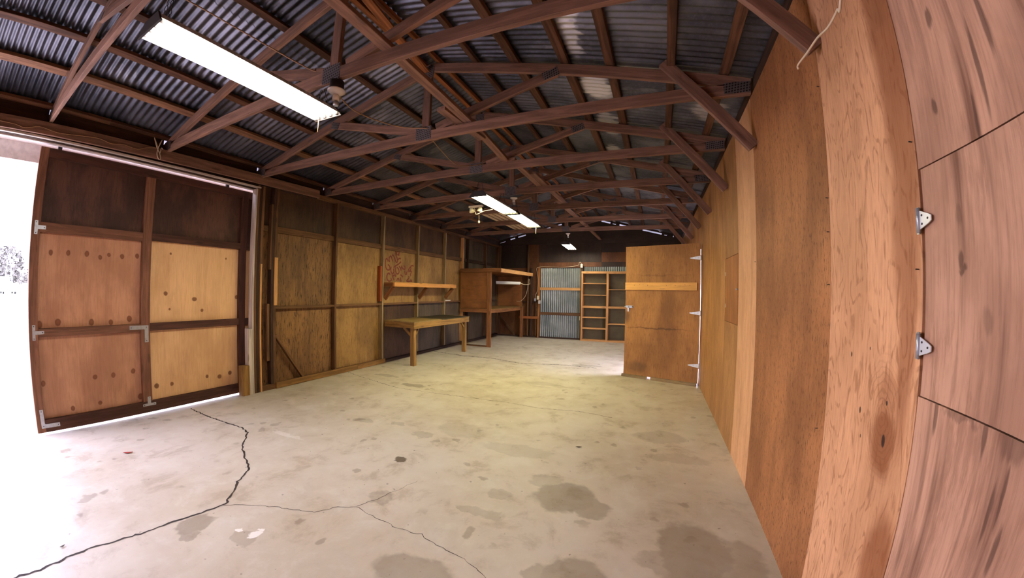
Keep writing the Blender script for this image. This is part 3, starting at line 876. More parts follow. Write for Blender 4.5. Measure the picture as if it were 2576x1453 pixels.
lathe('hook', [(0.008, 0), (0.006, 0.02)], (XR, 3.675, 1.55), m_steel, ht2, 8, axis=(-1, 0, 0))
for i, (a, b) in enumerate(((4.305, 5.50), (5.50, 6.50))):
    panel_r(a, b, 0, 3.04, m_tanply)
DY0, DY1, DZ = 6.50, 7.75, 2.36
panel_r(DY0, DY1, DZ, 3.04, m_tanply)
for a, b in ((7.75, 8.9), (8.9, 10.1), (10.1, 11.27), (-1.25, nA0), (YF, -1.25)):
    panel_r(a, b, 0, 3.04, m_tanply if a > 0 else m_paleply)
# framing behind the sheets, and unseen outer siding added to block light
for y in [YF + .02, -1.25, -.03, 1.19, 1.80, 3.04, 3.66, 4.305, 5.5, 6.475, 7.775, 8.9, 10.1, 11.2]:
    box('stud', XR + 0.014, XR + 0.10, y - 0.02, y + 0.02, 0, 3.04, m_stud, wr)
box('top_plate', XR + 0.014, XR + 0.10, YF, 11.27, 3.042, 3.17, m_studd, wr, 'y')
for (a, b, z0, z1) in ((YF - .1, DY0, -0.02, 3.16), (DY1, YB + .1, -0.02, 3.16), (DY0, DY1, DZ, 3.16)):
    box('light_block_siding', XR + 0.102, XR + 0.114, a, b, z0, z1 + (0.045 if z1 > 3 else 0), m_plyLd, wr)
# jambs of the doorway
box('jamb', XR, XR + 0.102, DY0 - 0.0, DY0 + 0.02, 0, DZ, m_whitep, wr)
box('jamb', XR, XR + 0.102, DY1 - 0.02, DY1, 0, DZ, m_whitep, wr)
# white cord hanging from the roof at the top right
cw = tag(tube('hanging_cord', catmull([(.62, .60, 3.04), (.60, .95, 2.72), (.60, 1.179, 2.413), (.60, 1.214, 2.403), (.60, 1.30, 2.40), (.60, 1.394, 2.424), (.60, 1.509, 2.435), (.60, 1.606, 2.447), (.60, 1.61, 2.43)], 5), 0.0045, m_cablew), 'white cord dangling past the knee brace at the top of the right wall', 'cord')
# nails in the sheet seams
for (y, z) in ((1.21, 1.58), (1.205, 1.95), (1.81, 2.45), (1.81, 1.93), (1.81, 1.78), (1.81, 1.55), (3.05, 1.75), (1.86, 0.9)):
    tube('nail', [(XR + 0.001, y, z), (XR - 0.012, y - 0.004, z)], 0.002, m_dark, wr, 6)

# ------------------------------------------------------------------ open plywood door in the right wall (door_2)
hx, hy = 0.728, 6.31
fx, fy = -0.505, 6.71
dv = Vector((fx - hx, fy - hy, 0)); DW = dv.length; dv.normalize()
nv = Vector((dv.y, -dv.x, 0))        # faces the camera when negative y
if nv.y > 0: nv = -nv
d2 = tag(link('door_2', None, None, Matrix.Translation((hx, hy, 0))), 'open plywood door with white strap hinges, swung into the room from the right wall', None, None, 'structure')
def dmat(s0, z0, off=0.0):
    """local X = up, Y along the door"""
    m = Matrix((Vector((0, 0, 1)), dv, Vector((0, 0, 1)).cross(dv))).transposed().to_4x4()
    m.translation = Vector((hx, hy, 0)) + dv * s0 + Vector((0, 0, z0)) + nv * off
    return m
def dbox(name, s0, s1, z0, z1, o0, o1, mat, par=d2, vertical=True):
    a = Vector((hx, hy, 0)) + nv * ((o0 + o1) / 2)
    if vertical:
        return board(name, a + dv * ((s0 + s1) / 2) + Vector((0, 0, z0)), a + dv * ((s0 + s1) / 2) + Vector((0, 0, z1)), s1 - s0, abs(o1 - o0), mat, par, nv)
    return board(name, a + dv * s0 + Vector((0, 0, (z0 + z1) / 2)), a + dv * s1 + Vector((0, 0, (z0 + z1) / 2)), abs(o1 - o0), z1 - z0, mat, par)
def door_stain(n, base, v0, v):
    wv = n.vmath('ADD', v0, n.scale(n.vmath('SUBTRACT', n.noise(v, 6, 4).outputs['Color'], (0.5, 0.5, 0.5)).outputs[0], (0.12, 0.06, 0))).outputs[0]
    m = n.ell(wv, [(-.35, -.1, .75, .18, .8), (-.1, -.25, .3, .12, .4), (.55, .05, .35, .28, .35), (-.75, 0.3, .2, .6, .4)], 0.4)
    base = n.mix(n.math('MULTIPLY', m, 0.55), base, C_((98, 58, 26)))
    l = n.ell(wv, [(-.29, .1, .012, .5), (.38, .0, .01, .5, .5), (.62, .0, .01, .45, .4)], 0.5)
    base = n.mix(n.math('MULTIPLY', l, 0.55), base, C_((60, 36, 20)))
    g = n.ell(wv, [(-1.0, .4, .1, .2), (-.1, .62, .1, .06)], 0.6)
    return n.mix(n.math('MULTIPLY', g, 0.5), base, C_((60, 44, 30)))
m_doorply = plywood('open_door_ply', C_((170, 118, 66)), C_((118, 76, 38)), 30, 0.2, 0.4, 0.4, 0.15, door_stain, rnd=False)
dtop_h, dtop_f = 2.335, 2.30
dbox('plywood_panel', 0.0, DW, 0.045, 2.325, 0.0, 0.016, m_doorply)
dbox('frame_rail', 0.02, DW - 0.02, 2.24, 2.32, -0.04, -0.001, m_stud, vertical=False)
dbox('frame_rail', 0.02, DW - 0.02, 0.04, 0.12, -0.04, -0.001, m_stud, vertical=False)
dbox('frame_stile', 0.02, 0.10, 0.12, 2.24, -0.04, -0.001, m_stud)
dbox('frame_stile', DW - 0.10, DW - 0.02, 0.12, 2.24, -0.04, -0.001, m_stud)
dbox('coat_rail', 0.05, DW, 1.555, 1.685, 0.017, 0.036, m_pale, vertical=False)
dbox('threshold_strip', 0.02, DW * 0.60, 0.0, 0.05, 0.0, 0.06, m_studl, vertical=False)
dbox('threshold_strip', DW * 0.66, DW + 0.02, 0.0, 0.045, 0.0, 0.06, m_studl, vertical=False)
rail_m = Matrix.Identity(4)
for s in (0.16, .24, .32, .40, .47, .55, .80, .88, .96, 1.02, 1.12):
    p0 = Vector((hx, hy, 0)) + dv * s + nv * 0.036 + Vector((0, 0, 1.635 - 0.01 * ((s * 100) % 3 - 1)))
    tube('nail', [p0, p0 + nv * 0.02 + Vector((0, 0, 0.006))], 0.0022, m_dark, d2, 6)
for z in (2.085, 1.19, 0.335):
    o = 0.017
    base = Vector((hx, hy, z))
    pts = [(0.0, -.032), (0.0, .032), (.14, .012), (.165, .006), (.165, -.006), (.14, -.012)]
    M2 = Matrix((dv, Vector((0, 0, 1)), dv.cross(Vector((0, 0, 1))))).transposed().to_4x4()
    M2.translation = base + nv * (o + 0.002)
    hg = poly_prism('strap_hinge', [(a, b) for a, b in pts], 0.003 if dv.cross(Vector((0, 0, 1))).dot(nv) > 0 else -0.003, m_hinge, d2, M2)
    lathe('hinge_barrel', [(0.009, -0.045), (0.009, 0.045)], base + nv * 0.018 - dv * 0.008, m_hinge, hg, 10)
    for s in (0.03, 0.08, 0.13):
        lathe('screw', [(0.004, 0), (0.003, 0.0015)], base + dv * s + nv * 0.0225, m_dark, hg, 8, axis=tuple(nv))
    box('hinge_plate', XR - 0.004, XR, 6.43, 6.49, z - 0.035, z + 0.035, m_hinge, d2)
# barrel bolt / hasp
lat = dbox('latch_plate', DW - 0.14, DW - 0.01, 1.235, 1.275, 0.017, 0.021, m_steel, vertical=False)
a0 = Vector((hx, hy, 1.255)) + nv * 0.03
tube('latch_bolt', [a0 + dv * (DW - 0.15), a0 + dv * (DW + 0.01)], 0.008, m_steel, lat, 8)
for s in (DW - 0.12, DW - 0.05):
    dbox('latch_keeper', s - .012, s + .012, 1.24, 1.27, 0.021, 0.042, m_steel, lat, vertical=False)
dbox('hasp', DW - 0.075, DW - 0.045, 1.17, 1.235, 0.017, 0.03, m_steel)

# ------------------------------------------------------------------ back wall
wb = tag(link('wall_back', None), 'dark back wall of plywood and boards with exposed studs', None, None, 'structure')
YP = YB + 0.09
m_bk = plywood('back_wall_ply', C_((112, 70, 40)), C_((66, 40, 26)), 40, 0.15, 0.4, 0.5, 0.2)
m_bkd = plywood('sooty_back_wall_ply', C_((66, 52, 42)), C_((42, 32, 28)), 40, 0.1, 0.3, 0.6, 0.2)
def panel_b(x0, x1, z0, z1, mat, name='plywood_panel', y=YP, t=0.012):
    return board(name, ((x0 + x1) / 2, y + t / 2, z0), ((x0 + x1) / 2, y + t / 2, z1), x1 - x0 - 0.002, t, mat, wb, (0, 1, 0), 0.001)
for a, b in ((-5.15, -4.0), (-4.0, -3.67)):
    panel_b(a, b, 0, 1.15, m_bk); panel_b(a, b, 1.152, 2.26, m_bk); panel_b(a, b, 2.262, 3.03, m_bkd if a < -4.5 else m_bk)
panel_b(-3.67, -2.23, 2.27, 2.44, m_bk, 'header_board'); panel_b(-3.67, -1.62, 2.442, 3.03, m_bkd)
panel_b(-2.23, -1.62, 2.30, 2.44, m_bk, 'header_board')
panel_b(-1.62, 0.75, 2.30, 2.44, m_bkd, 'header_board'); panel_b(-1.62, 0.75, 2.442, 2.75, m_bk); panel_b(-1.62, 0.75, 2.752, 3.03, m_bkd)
# gable boards up to just under the purlins
gx = [-5.15, -4.3, -3.4, -2.15, -1.2, -0.3, 0.75]
for a, b in zip(gx[:-1], gx[1:]):
    za, zb_ = zr(a) - 0.055, zr(b) - 0.055
    m = Matrix(((1, 0, 0, 0), (0, 0, 1, YP), (0, 1, 0, 0), (0, 0, 0, 1)))
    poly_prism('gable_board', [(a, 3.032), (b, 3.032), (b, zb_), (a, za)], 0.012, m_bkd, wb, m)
# slots are stopped here and there with scraps of board
for a, b in ((-5.2, XRG), (XRG, 0.87)):
    board('filler_board', (a, YP + 0.035, zr(a) + 0.032), (b, YP + 0.035, zr(b) + 0.032), 0.02, 0.08, m_bkd, wb)
for a, b, h in ((-5.2, -5.07, .06), (-5.07, -4.87, .042), (-4.87, -4.69, .06), (-4.52, -4.41, .06), (-4.14, -3.45, .06), (-3.29, -3.12, .06), (-2.91, XRG, .06), (XRG, -1.62, .06), (-1.34, -1.27, .06), (-1.27, -1.17, .035), (-1.17, -1.06, .06),
                (-0.79, -0.70, .06), (-0.70, -0.65, .035), (-0.65, -0.36, .06), (0.20, 0.28, .06), (0.28, 0.35, .035), (0.35, 0.53, .06), (0.545, 0.66, .06), (0.675, 0.87, .06)):
    board('filler_board', (a, YP + 0.012, zr(a) - h / 2), (b, YP + 0.012, zr(b) - h / 2), 0.02, h + .004, m_bkd, wb)
def stud_b(x0, x1, z0, z1, mat=m_stud, y0=YB, y1=YP, name='stud'):
    return box(name, x0, x1, y0, y1, z0, z1, mat, wb)
stud_b(-4.03, -3.985, 0.05, 3.03); stud_b(-3.93, -3.87, 0.05, 2.26, m_studd)
stud_b(-4.275, -4.185, 0.0, 1.12, m_stud)
stud_b(-5.06, -5.01, 0.05, 3.03, m_stud)
stud_b(-3.735, -3.70, 0.05, 1.15, m_stud)
stud_b(-3.67, -3.61, 0.0, 2.27, lumber('jamb_fir', C_((160, 104, 56)), 0.6, mottled=.2)); stud_b(-2.26, -2.2, 0.0, 2.30, m_stud)
box('girt', -5.01, -4.03, YB + .02, YP, 1.135, 1.17, m_studd, wb, 'x'); box('girt', -3.985, -3.735, YB + .02, YP, 1.135, 1.17, m_studd, wb, 'x')
box('sill_plate', -5.06, -3.68, YB - 0.0, YP, 0.002, 0.045, m_studd, wb, 'x'); box('sill_plate', -2.2, 0.75, YB, YP, 0.002, 0.045, m_studd, wb, 'x')
box('rail_board', -4.30, -3.60, YB - 0.03, YB - 0.002, 0.612, 0.70, lumber('block_fir', C_((158, 96, 52)), .55, mottled=.2), wb, 'x')
board('diagonal_brace', (-5.0, YB + 0.03, 0.66), (-4.45, YB + 0.03, 0.04), 0.035, 0.06, m_stud, wb)
# iron sheet behind the bookcase
def corr_v(name, x0, x1, z0, z1, y, mat, parent, pitch=0.068):
    n = int((x1 - x0) / pitch * 8)
    V, F = [], []
    for i in range(n + 1):
        x = x0 + (x1 - x0) * i / n
        yy = y + 0.011 * math.cos(2 * PI * (x - x0) / pitch)
        V += [(x, yy, z0), (x, yy, z1)]
        if i:
            F.append((2 * i - 2, 2 * i, 2 * i + 1, 2 * i - 1))
    return obj(name, V, F, mat, parent, None, True)
corr_v('iron_sheet', -2.2, 0.75, 0.0, 2.30, YP + 0.015, m_iron2, wb)
for i in range(5):
    box('light_block_siding', -5.2 + i * 1.22, -3.98 + i * 1.22, YP + 0.03, YP + 0.045, -0.02, 3.06, m_bkd, wb)  # unseen outer siding, added to stop light leaking through the back wall

# back door of corrugated iron (door_3)
d3 = tag(link('door_3', None, None, Matrix.Translation((-2.94, YB + .04, 0))), 'corrugated iron back door with two wooden cross rails', None, None, 'structure')
for i, (a, b) in enumerate(((-3.61, -3.27), (-3.27, -2.66), (-2.66, -2.26))):
    corr_v('iron_sheet', a, b + 0.01, 0.03, 2.25, YB + 0.06 - 0.003 * i, m_iron2, d3)
for z0, z1 in ((0.755, 0.845), (1.548, 1.635)):
    box('rail', -3.60, -2.265, YB, YB + 0.035, z0, z1, m_fir if z0 > 1 else m_stud, d3, 'x')
box('rail', -3.60, -2.265, YB, YB + 0.035, 0.005, 0.05, m_studd, d3, 'x')
box('latch', -2.28, -2.255, YB - 0.02, YB - 0.001, 0.62, 0.75, m_cream, d3)

# electrical bits by the back door
def ebox(nm, x0, x1, z0, z1, mat, label, cat, slots=False, y=YB):
    t = thing(nm, ((x0 + x1) / 2, y, z0), label, cat)
    box('case', x0, x1, y - 0.04, y - 0.002, z0, z1, mat, t)
    box('cover', x0 + .006, x1 - .006, y - 0.046, y - 0.0402, z0 + .006, z1 - .006, mat, t)
    if slots:
        for zz in (z0 + (z1 - z0) * .3, z0 + (z1 - z0) * .7):
            lathe('receptacle', [(0.014, 0), (0.013, 0.002)], ((x0 + x1) / 2, y - 0.046, zz), m_black, t, 12, axis=(0, -1, 0))
    else:
        box('toggle', (x0 + x1) / 2 - .006, (x0 + x1) / 2 + .006, y - 0.056, y - 0.0462, (z0 + z1) / 2 - .012, (z0 + z1) / 2 + .012, m_porc, t)
    return t
ebox('switch_box', -3.69, -3.62, 1.24, 1.36, m_cream, 'cream switch box on the left jamb of the iron door', 'switch')
ebox('junction_box', -3.775, -3.715, 1.185, 1.275, m_steel, 'grey steel box left of the cream switch', 'electrical box')
ebox('wall_outlet', -3.64, -3.57, 1.11, 1.215, m_porc, 'white outlet with two black receptacles below the cream switch', 'outlet', True, YB - 0.001)
ebox('switch_box', -2.262, -2.192, 2.26, 2.375, m_porc, 'white switch box above the right jamb of the iron door', 'switch')
tag(tube('cable', catmull([(-3.75, YB - .02, 1.27), (-3.73, YB - .02, 1.4), (-3.67, YB - .02, 1.55), (-3.66, YB - .02, 1.9), (-3.69, YB - .02, 2.1), (-3.66, YB - .02, 2.28), (-3.1, YB - .02, 2.285), (-2.75, YB - .02, 2.28), (-2.35, YB - .02, 2.335), (-2.31, YB - .02, 2.42), (-2.26, YB - .02, 2.43), (-2.23, YB - .02, 2.37)], 5), 0.006, m_cablew), 'pale cable running over the top of the iron door', 'cable')

# ------------------------------------------------------------------ bookcase on the back wall
bc = thing('bookcase', (-1.42, 11.1, 0), 'built-in pine bookcase with two columns of shelves against the back wall', 'bookcase')
m_bcb = plywood('bookcase_back', C_((96, 86, 62)), C_((70, 60, 42)), 20, 0.05, 0.1, 0.5, 0.1)
KF = 11.1 / 11.27
zz = lambda z: CAMZ + (z - CAMZ) * KF
def bcb(nm, x0, x1, z0, z1, grain='z', y0=11.1, y1=11.355, mt=None):
    return box(nm, x0, x1, y0, y1, z0, z1, mt or m_fir, bc, grain, 0.0015)
bcb('side_panel', -2.2, -2.155, 0.05, 2.07)
bcb('divider', -1.425, -1.362, 0.05, 2.07)
bcb('side_panel', -0.64, -0.595, 0.05, 2.07)
bcb('top_rail', -2.2, -0.595, 2.072, 2.14, 'x')
bcb('base_rail', -2.2, -0.595, 0.0, 0.049, 'x')
box('back_panel', -2.155, -0.64, 11.335, 11.345, 0.05, 2.07, m_bcb, bc)
for z, t in ((1.77, .022), (1.415, .022), (1.052, .06), (0.73, .03), (0.395, .04)):
    bcb('shelf', -2.154, -1.426, z - t / 2, z + t / 2, 'x', 11.105, 11.33)
for z, t in ((1.59, .022), (1.052, .06), (0.55, .03)):
    bcb('shelf', -1.361, -0.641, z - t / 2, z + t / 2, 'x', 11.105, 11.33)

# ------------------------------------------------------------------ corner shelf unit
cs = thing('storage_bench', (-4.6, 9.9, 0), 'orange plywood two-level bench and shelf unit in the far left corner', 'shelving')
m_cs = lumber('corner_unit_fir', C_((142, 92, 54)), 0.5, mottled=0.3)
m_csp = plywood('corner_unit_ply', C_((146, 94, 52)), C_((96, 56, 30)), 30, 0.15, 0.2, 0.5, 0.15)
box('post', -4.225, -4.105, 8.68, 8.72, 0.0, 1.985, m_cs, cs)
box('foot_plate', -5.055, -4.226, 8.68, 8.72, 0.0, 0.04, m_stud, cs, 'x')
box('end_panel', -5.055, -4.225, 8.73, 8.742, 1.02, 2.0, m_csp, cs)
box('upper_rail', -5.055, -3.84, 8.69, 8.73, 1.99, 2.09, m_cs, cs, 'x')
box('upper_fascia', -3.88, -3.84, 8.732, 11.26, 1.985, 2.085, m_fir, cs, 'y')
box('upper_shelf', -5.055, -3.881, 8.732, 11.26, 2.055, 2.073, m_csp, cs, 'y')
for y in (9.4, 10.2, 11.0):
    box('joist', -5.055, -3.881, y, y + .038, 1.99, 2.054, m_cs, cs, 'x')
box('lower_rail', -5.055, -4.226, 8.69, 8.73, 0.915, 1.005, m_cs, cs, 'x')
box('lower_fascia', -4.145, -4.105, 8.722, 10.83, 0.908, 0.998, m_cs, cs, 'y')
box('worktop', -5.055, -4.146, 8.732, 11.26, 0.99, 1.01, m_bench, cs, 'y')
box('back_panel', -5.055, -4.2, 11.24, 11.252, 1.012, 1.98, m_csp, cs)
box('post', -4.225, -4.146, 11.15, 11.23, 0.0, 0.985, m_cs, cs)
# switched-off tube light under the upper shelf
tl = thing('shop_light', (-4.2, 10.0, 1.72), 'unlit white tube light hanging under the far corner shelf', 'light')
V, F = [], []
prof = [(-.06, -.03), (-.045, .03), (.045, .03), (.06, -.03)]
a_, b_ = Vector((-4.56, 9.98, 1.755)), Vector((-3.93, 10.35, 1.75))
m_, L_ = frame(a_, b_)
for x in (-L_ / 2, L_ / 2):
    V += [(x, y, z) for y, z in prof]
obj('housing', V, [(3, 2, 1, 0), (4, 5, 6, 7), (0, 1, 5, 4), (1, 2, 6, 5), (2, 3, 7, 6), (3, 0, 4, 7)], m_enamel, tl, m_)
for s in (-.03, .03):
    tube('fluorescent_tube', [m_ @ Vector((-L_ / 2 + .01, s, -.042)), m_ @ Vector((L_ / 2 - .01, s, -.042))], 0.013, m_fresh, tl, 8)
tube('hanger', [a_ + Vector((.06, .03, .03)), a_ + Vector((.06, .03, .25))], 0.002, m_dark, tl, 4)
tube('hanger', [b_ + Vector((-.05, -.03, .03)), b_ + Vector((-.05, -.03, .25))], 0.002, m_dark, tl, 4)
tube('power_cord', catmull([b_, b_ + Vector((.1, .1, -.05)), b_ + Vector((.2, .3, -.02)), (-3.93, 11.1, 1.90), (-3.98, 11.15, 1.6), (-4.05, 11.15, 1.35), (-4.2, 11.15, 1.19), (-4.35, 11.15, 1.18)], 5), 0.007, m_cablew, tl, 6)

# ------------------------------------------------------------------ wall shelf above the bench
ws = thing('wall_shelf', (-4.9, 6.8, 1.55), 'long orange pine shelf on three diagonal brackets above the workbench', 'shelf')
m_ws = lumber('shelf_fir', C_((196, 136, 76)), 0.65, mottled=.12, knots=.5)
box('front_board', -4.80, -4.757, 5.60, 7.99, 1.548, 1.636, m_ws, ws, 'y')
box('end_board', -5.058, -4.801, 5.632, 5.67, 1.548, 1.63, m_cs, ws, 'x')
box('end_board', -5.058, -4.801, 7.94, 7.98, 1.548, 1.63, m_cs, ws, 'x')
box('shelf_top', -5.058, -4.801, 5.672, 7.938, 1.60, 1.618, m_csp, ws, 'y')
for y in (5.65, 6.80, 7.93):
    board('bracket', (-5.045, y, 1.30), (-4.83, y, 1.545), 0.038, 0.08, m_cs, ws)

# ------------------------------------------------------------------ workbench
wbn = thing('workbench', (-4.68, 6.75, 0), 'rough wooden workbench with dark stained top along the left wall', 'workbench')
def bench_stain(n, base, v0, v):
    wv = n.vmath('ADD', v0, n.scale(n.vmath('SUBTRACT', n.noise(v, 5, 4).outputs['Color'], (0.5, 0.5, 0.5)).outputs[0], (0.3, 0.12, 0))).outputs[0]
    m = n.ell(wv, [(.45, 0, .6, .5)], 0.2)
    return n.mix(n.math('MULTIPLY', m, 0.92), base, C_((44, 40, 28)))
m_btop = plywood('bench_top', C_((150, 122, 74)), C_((104, 80, 46)), 30, 0.2, 0.3, 0.5, 0.4, bench_stain)
for i, (a, b) in enumerate(((-5.055, -4.80), (-4.798, -4.55), (-4.548, -4.30))):
    board('top_plank', ((a + b) / 2, 5.65, 0.862), ((a + b) / 2, 7.87, 0.862), b - a, 0.02, m_btop, wbn)
box('apron', -4.345, -4.305, 5.655, 7.865, 0.735, 0.851, m_bench, wbn, 'y')
box('apron', -5.05, -4.346, 5.655, 5.695, 0.745, 0.851, m_bench, wbn, 'x')
box('apron', -5.05, -4.346, 7.825, 7.865, 0.745, 0.851, m_bench, wbn, 'x')
for y in (5.70, 7.73):
    box('leg', -4.435, -4.346, y, y + .09, 0, 0.851 if y > 6 else 0.851, m_bench, wbn)
board('knee_brace', (-4.39, 5.80, 0.60), (-4.39, 5.90, 0.74), 0.03, 0.05, m_bench, wbn, (1, 0, 0))
board('knee_brace', (-4.45, 5.745, 0.60), (-4.62, 5.745, 0.74), 0.03, 0.05, m_bench, wbn)
board('knee_brace', (-4.39, 7.72, 0.62), (-4.39, 7.60, 0.74), 0.03, 0.05, m_bench, wbn, (1, 0, 0))
# short white tube resting on the girt
tag(box('white_tube', XL - 0.03, XL - 0.005, 7.99, 8.22, 1.215, 1.24, m_porc, None, 'y'), 'short white stick lying on the girt right of the wall shelf', 'stick')

# ------------------------------------------------------------------ fluorescent lights
def tube_fixture(label, a, b, w=0.27, chains=((0.06, 3.04), (0.94, 3.04)), group='four-tube lights hanging down the middle', lit=None):
    a, b = Vector(a), Vector(b)
    mid = (a + b) / 2
    t = thing('fluorescent_light', (mid.x, mid.y, mid.z), label, 'light', group)
    m, L = frame(a, b)
    V, F = [], []
    hw = w / 2
    prof = [(-hw, -.005), (-hw * .55, .055), (hw * .55, .055), (hw, -.005), (hw - .004, -.006), (hw * .53, .05), (-hw * .53, .05), (-hw + .004, -.006)]
    for x in (-L / 2, L / 2):
        V += [(x, y, z) for y, z in prof]
    n = len(prof)
    F = [(i, (i + 1) % n, n + (i + 1) % n, n + i) for i in range(n)]
    obj('reflector', V, F, m_enamel, t, m)
    for s in (-1, 1):
        q = m @ Matrix.Translation((s * (L / 2), 0, 0)) @ Matrix(((0, 0, 1, 0), (1, 0, 0, 0), (0, 1, 0, 0), (0, 0, 0, 1)))
        poly_prism('end_cap', [(-hw - .005, -.02), (hw + .005, -.02), (hw * .57, .06), (-hw * .57, .06)], 0.012 * s, m_dark, t, q)
        for k in range(4):
            yy = (k - 1.5) * w * 0.235
            lathe('lamp_holder', [(0.014, -0.02 if s > 0 else 0), (0.014, 0 if s > 0 else 0.02)], m @ Vector((s * (L / 2 - 0.002), yy, 0.002)), m_enamel, t, 8, axis=(b - a).normalized())
    for k in range(4):
        yy = (k - 1.5) * w * 0.235
        tube('lamp_tube', [m @ Vector((-L / 2 + 0.02, yy, 0.002)), m @ Vector((L / 2 - 0.02, yy, 0.002))], 0.0135, lit or m_tube, t, 10)
    for fr, zt in chains:
        p = a.lerp(b, fr)
        for s in (-1, 1):
            chain('chain', p + Vector((s * 0.055, 0, 0.055)), p + Vector((s * 0.02, 0, zt - p.z)), m_dark, t)
    return t
L1 = tube_fixture('glaring four-tube light nearest the camera, hung at the upper left', (-2.30, 0.625, 2.835), (-2.33, 1.86, 2.835), 0.285, ((0.05, 3.12), (0.95, 3.03)))
tube('pull_cord', [(-2.38, 1.82, 2.80), (-2.38, 1.82, 2.70)], 0.003, m_cable, L1, 6)
L2 = tube_fixture('lit four-tube light, nearer of the pair joined end to end in mid room', (-2.257, 4.30, 2.785), (-2.282, 5.49, 2.785), 0.265, ((0.04, 3.03), (0.70, 3.03)), lit=m_tube_warm)
L3 = tube_fixture('lit four-tube light, farther of the pair joined end to end in mid room', (-2.262, 5.59, 2.785), (-2.308, 6.80, 2.785), 0.265, ((0.05, 3.03), (0.95, 3.03)), lit=m_tube_warm)
tube('pull_cord', [(-2.26, 6.78, 2.76), (-2.26, 6.78, 2.63)], 0.004, m_cablew, L3, 6)
L4 = tube_fixture('lit light farthest away, small above the iron back door', (-2.33, 9.52, 2.79), (-2.42, 10.74, 2.79), 0.27, ((0.05, 3.82), (0.95, 3.82)), lit=m_tube_far)

# ------------------------------------------------------------------ lamp sockets
def socket(loc, label, k=1.0, canister=True):
    x, y, z = loc
    t = thing('lamp_socket', loc, label, 'lamp socket')
    if canister:
        lathe('junction_box', [(0.05 * k, 0), (0.052 * k, 0.012), (0.052 * k, 0.07 * k)], (x, y, z), m_dark, t, 16)
    lathe('rose', [(0.02 * k, -0.035 * k), (0.045 * k, -0.025 * k), (0.066 * k, -0.008 * k), (0.066 * k, -0.001), (0.05 * k, 0)], (x, y, z), m_porc, t, 20)
    lathe('socket', [(0.016 * k, -0.085 * k), (0.026 * k, -0.08 * k), (0.026 * k, -0.045 * k), (0.02 * k, -0.035 * k)], (x, y, z), m_porc, t, 14)
    lathe('adapter', [(0.012 * k, -0.125 * k), (0.022 * k, -0.12 * k), (0.022 * k, -0.095 * k), (0.016 * k, -0.086 * k)], (x + .006, y, z), m_steel, t, 14)
    return t
socket((-2.155, 1.78, 2.965), 'white porcelain bulb socket on a dark box under the nearest centre plate')
socket((-2.15, 5.32, 2.99), 'small white lamp socket above the joint of the middle lights', .9, False)
socket((-2.15, 9.04, 2.99), 'small white lamp socket above the farthest light', .9, False)
tube('hanging_wire', [(-2.15, 9.04, 2.88), (-2.27, 9.53, 2.85)], 0.002, m_dark)
bpy.data.objects['hanging_wire'].name = 'lamp_wire'
tag(bpy.data.objects['lamp_wire'], 'thin dark wire between the far socket and the far light', 'wire')

# cream lamp head hung left of the middle lights
cl = thing('work_lamp', (-2.72, 5.25, 2.80), 'cream two-headed lamp hanging left of the middle lights', 'lamp')
cx, cy, cz = -2.66, 5.0, 2.80
box('mounting_bar', cx - .12, cx + .12, cy - .02, cy + .02, cz, cz + .03, m_cream, cl, 'x')
for s in (-1, 1):
    lathe('lamp_head', [(0.018, 0.0), (0.03, -.02), (0.045, -.07), (0.04, -.075)], (cx + s * .085, cy, cz), m_cream, cl, 14, axis=(s * .3, 0, 1))
tube('hanger', [(cx, cy, cz + .02), (cx, 5.315, 3.04)], 0.004, m_dark, cl, 6)
tube('power_cord', catmull([(cx - .03, cy, cz), (cx + .02, cy - .05, cz - .09), (cx + .06, cy - .08, cz - .13), (cx + .14, cy, cz - .07), (cx + .24, cy + .1, cz - .03)], 5), 0.004, m_cablew, cl, 6)
tube('bulb_string', [(cx + .06, cy, cz - .13), (cx + .06, cy, cz - .22)], 0.002, m_cable, cl, 4)
lathe('pull_weight', [(0.006, 0), (0.014, .01), (0.014, .03), (0.005, .04)], (cx + .06, cy, cz - .255), m_cream, cl, 10)

# battens stored on the truss chords
for i, x in enumerate((-3.53, -3.40, -3.27, -3.14)):
    a = Vector((x, 6.55, 3.155)); b = Vector((x - 0.05, 9.6, 3.155))
    t = tag(board('batten', a, b, 0.055, 0.03, lumber('batten_pine', C_((196, 166, 124)), .8, mottled=.05, knots=0) if i == 0 else bpy.data.materials['batten_pine']),
            ['pale batten laid across the far trusses, leftmost of four', 'pale batten laid across the far trusses, second from the left of four', 'pale batten laid across the far trusses, third from the left of four', 'pale batten laid across the far trusses, rightmost of four'][i], 'batten', 'pale battens stored on the trusses')

# cables
tag(tube('cable', catmull([(-3.05, YF + .2, 3.58), (-2.98, 0.6, 3.56), (-2.75, 1.3, 3.40), (-2.44, 1.72, 3.20), (-2.32, 1.80, 3.17), (-2.36, 1.9, 3.12), (-2.62, 2.4, 3.19), (-2.45, 2.80, 3.17), (-2.15, 2.95, 3.15)], 6), 0.006, m_cable), 'tan cable strung from the nearest centre plate to the next truss', 'cable')
tag(tube('cable', catmull([(-2.12, 3.0, 3.03), (-2.15, 3.25, 2.99), (-2.25, 3.7, 3.02), (-2.2, 4.0, 3.1), (-2.12, 4.12, 3.15)], 6), 0.005, m_cable), 'tan cable sagging between the third and fourth trusses', 'cable')
pts = [(0, 303), (60, 320), (100, 318), (140, 332), (175, 338), (245, 347), (280, 361), (310, 363), (345, 375), (370, 371), (398, 372)]
P = [survey(px, py, 0, XL + 0.052) for px, py in pts]
P = [P[0] + Vector((0, -1.5, -.03))] + P
bc_ = thing('cable', P[3], 'thin wavy cable along the beam over the sliding door, ending in a frayed loop', 'cable')
tube('wire', catmull(P, 4), 0.004, m_cable, bc_, 6)
e = P[-1]
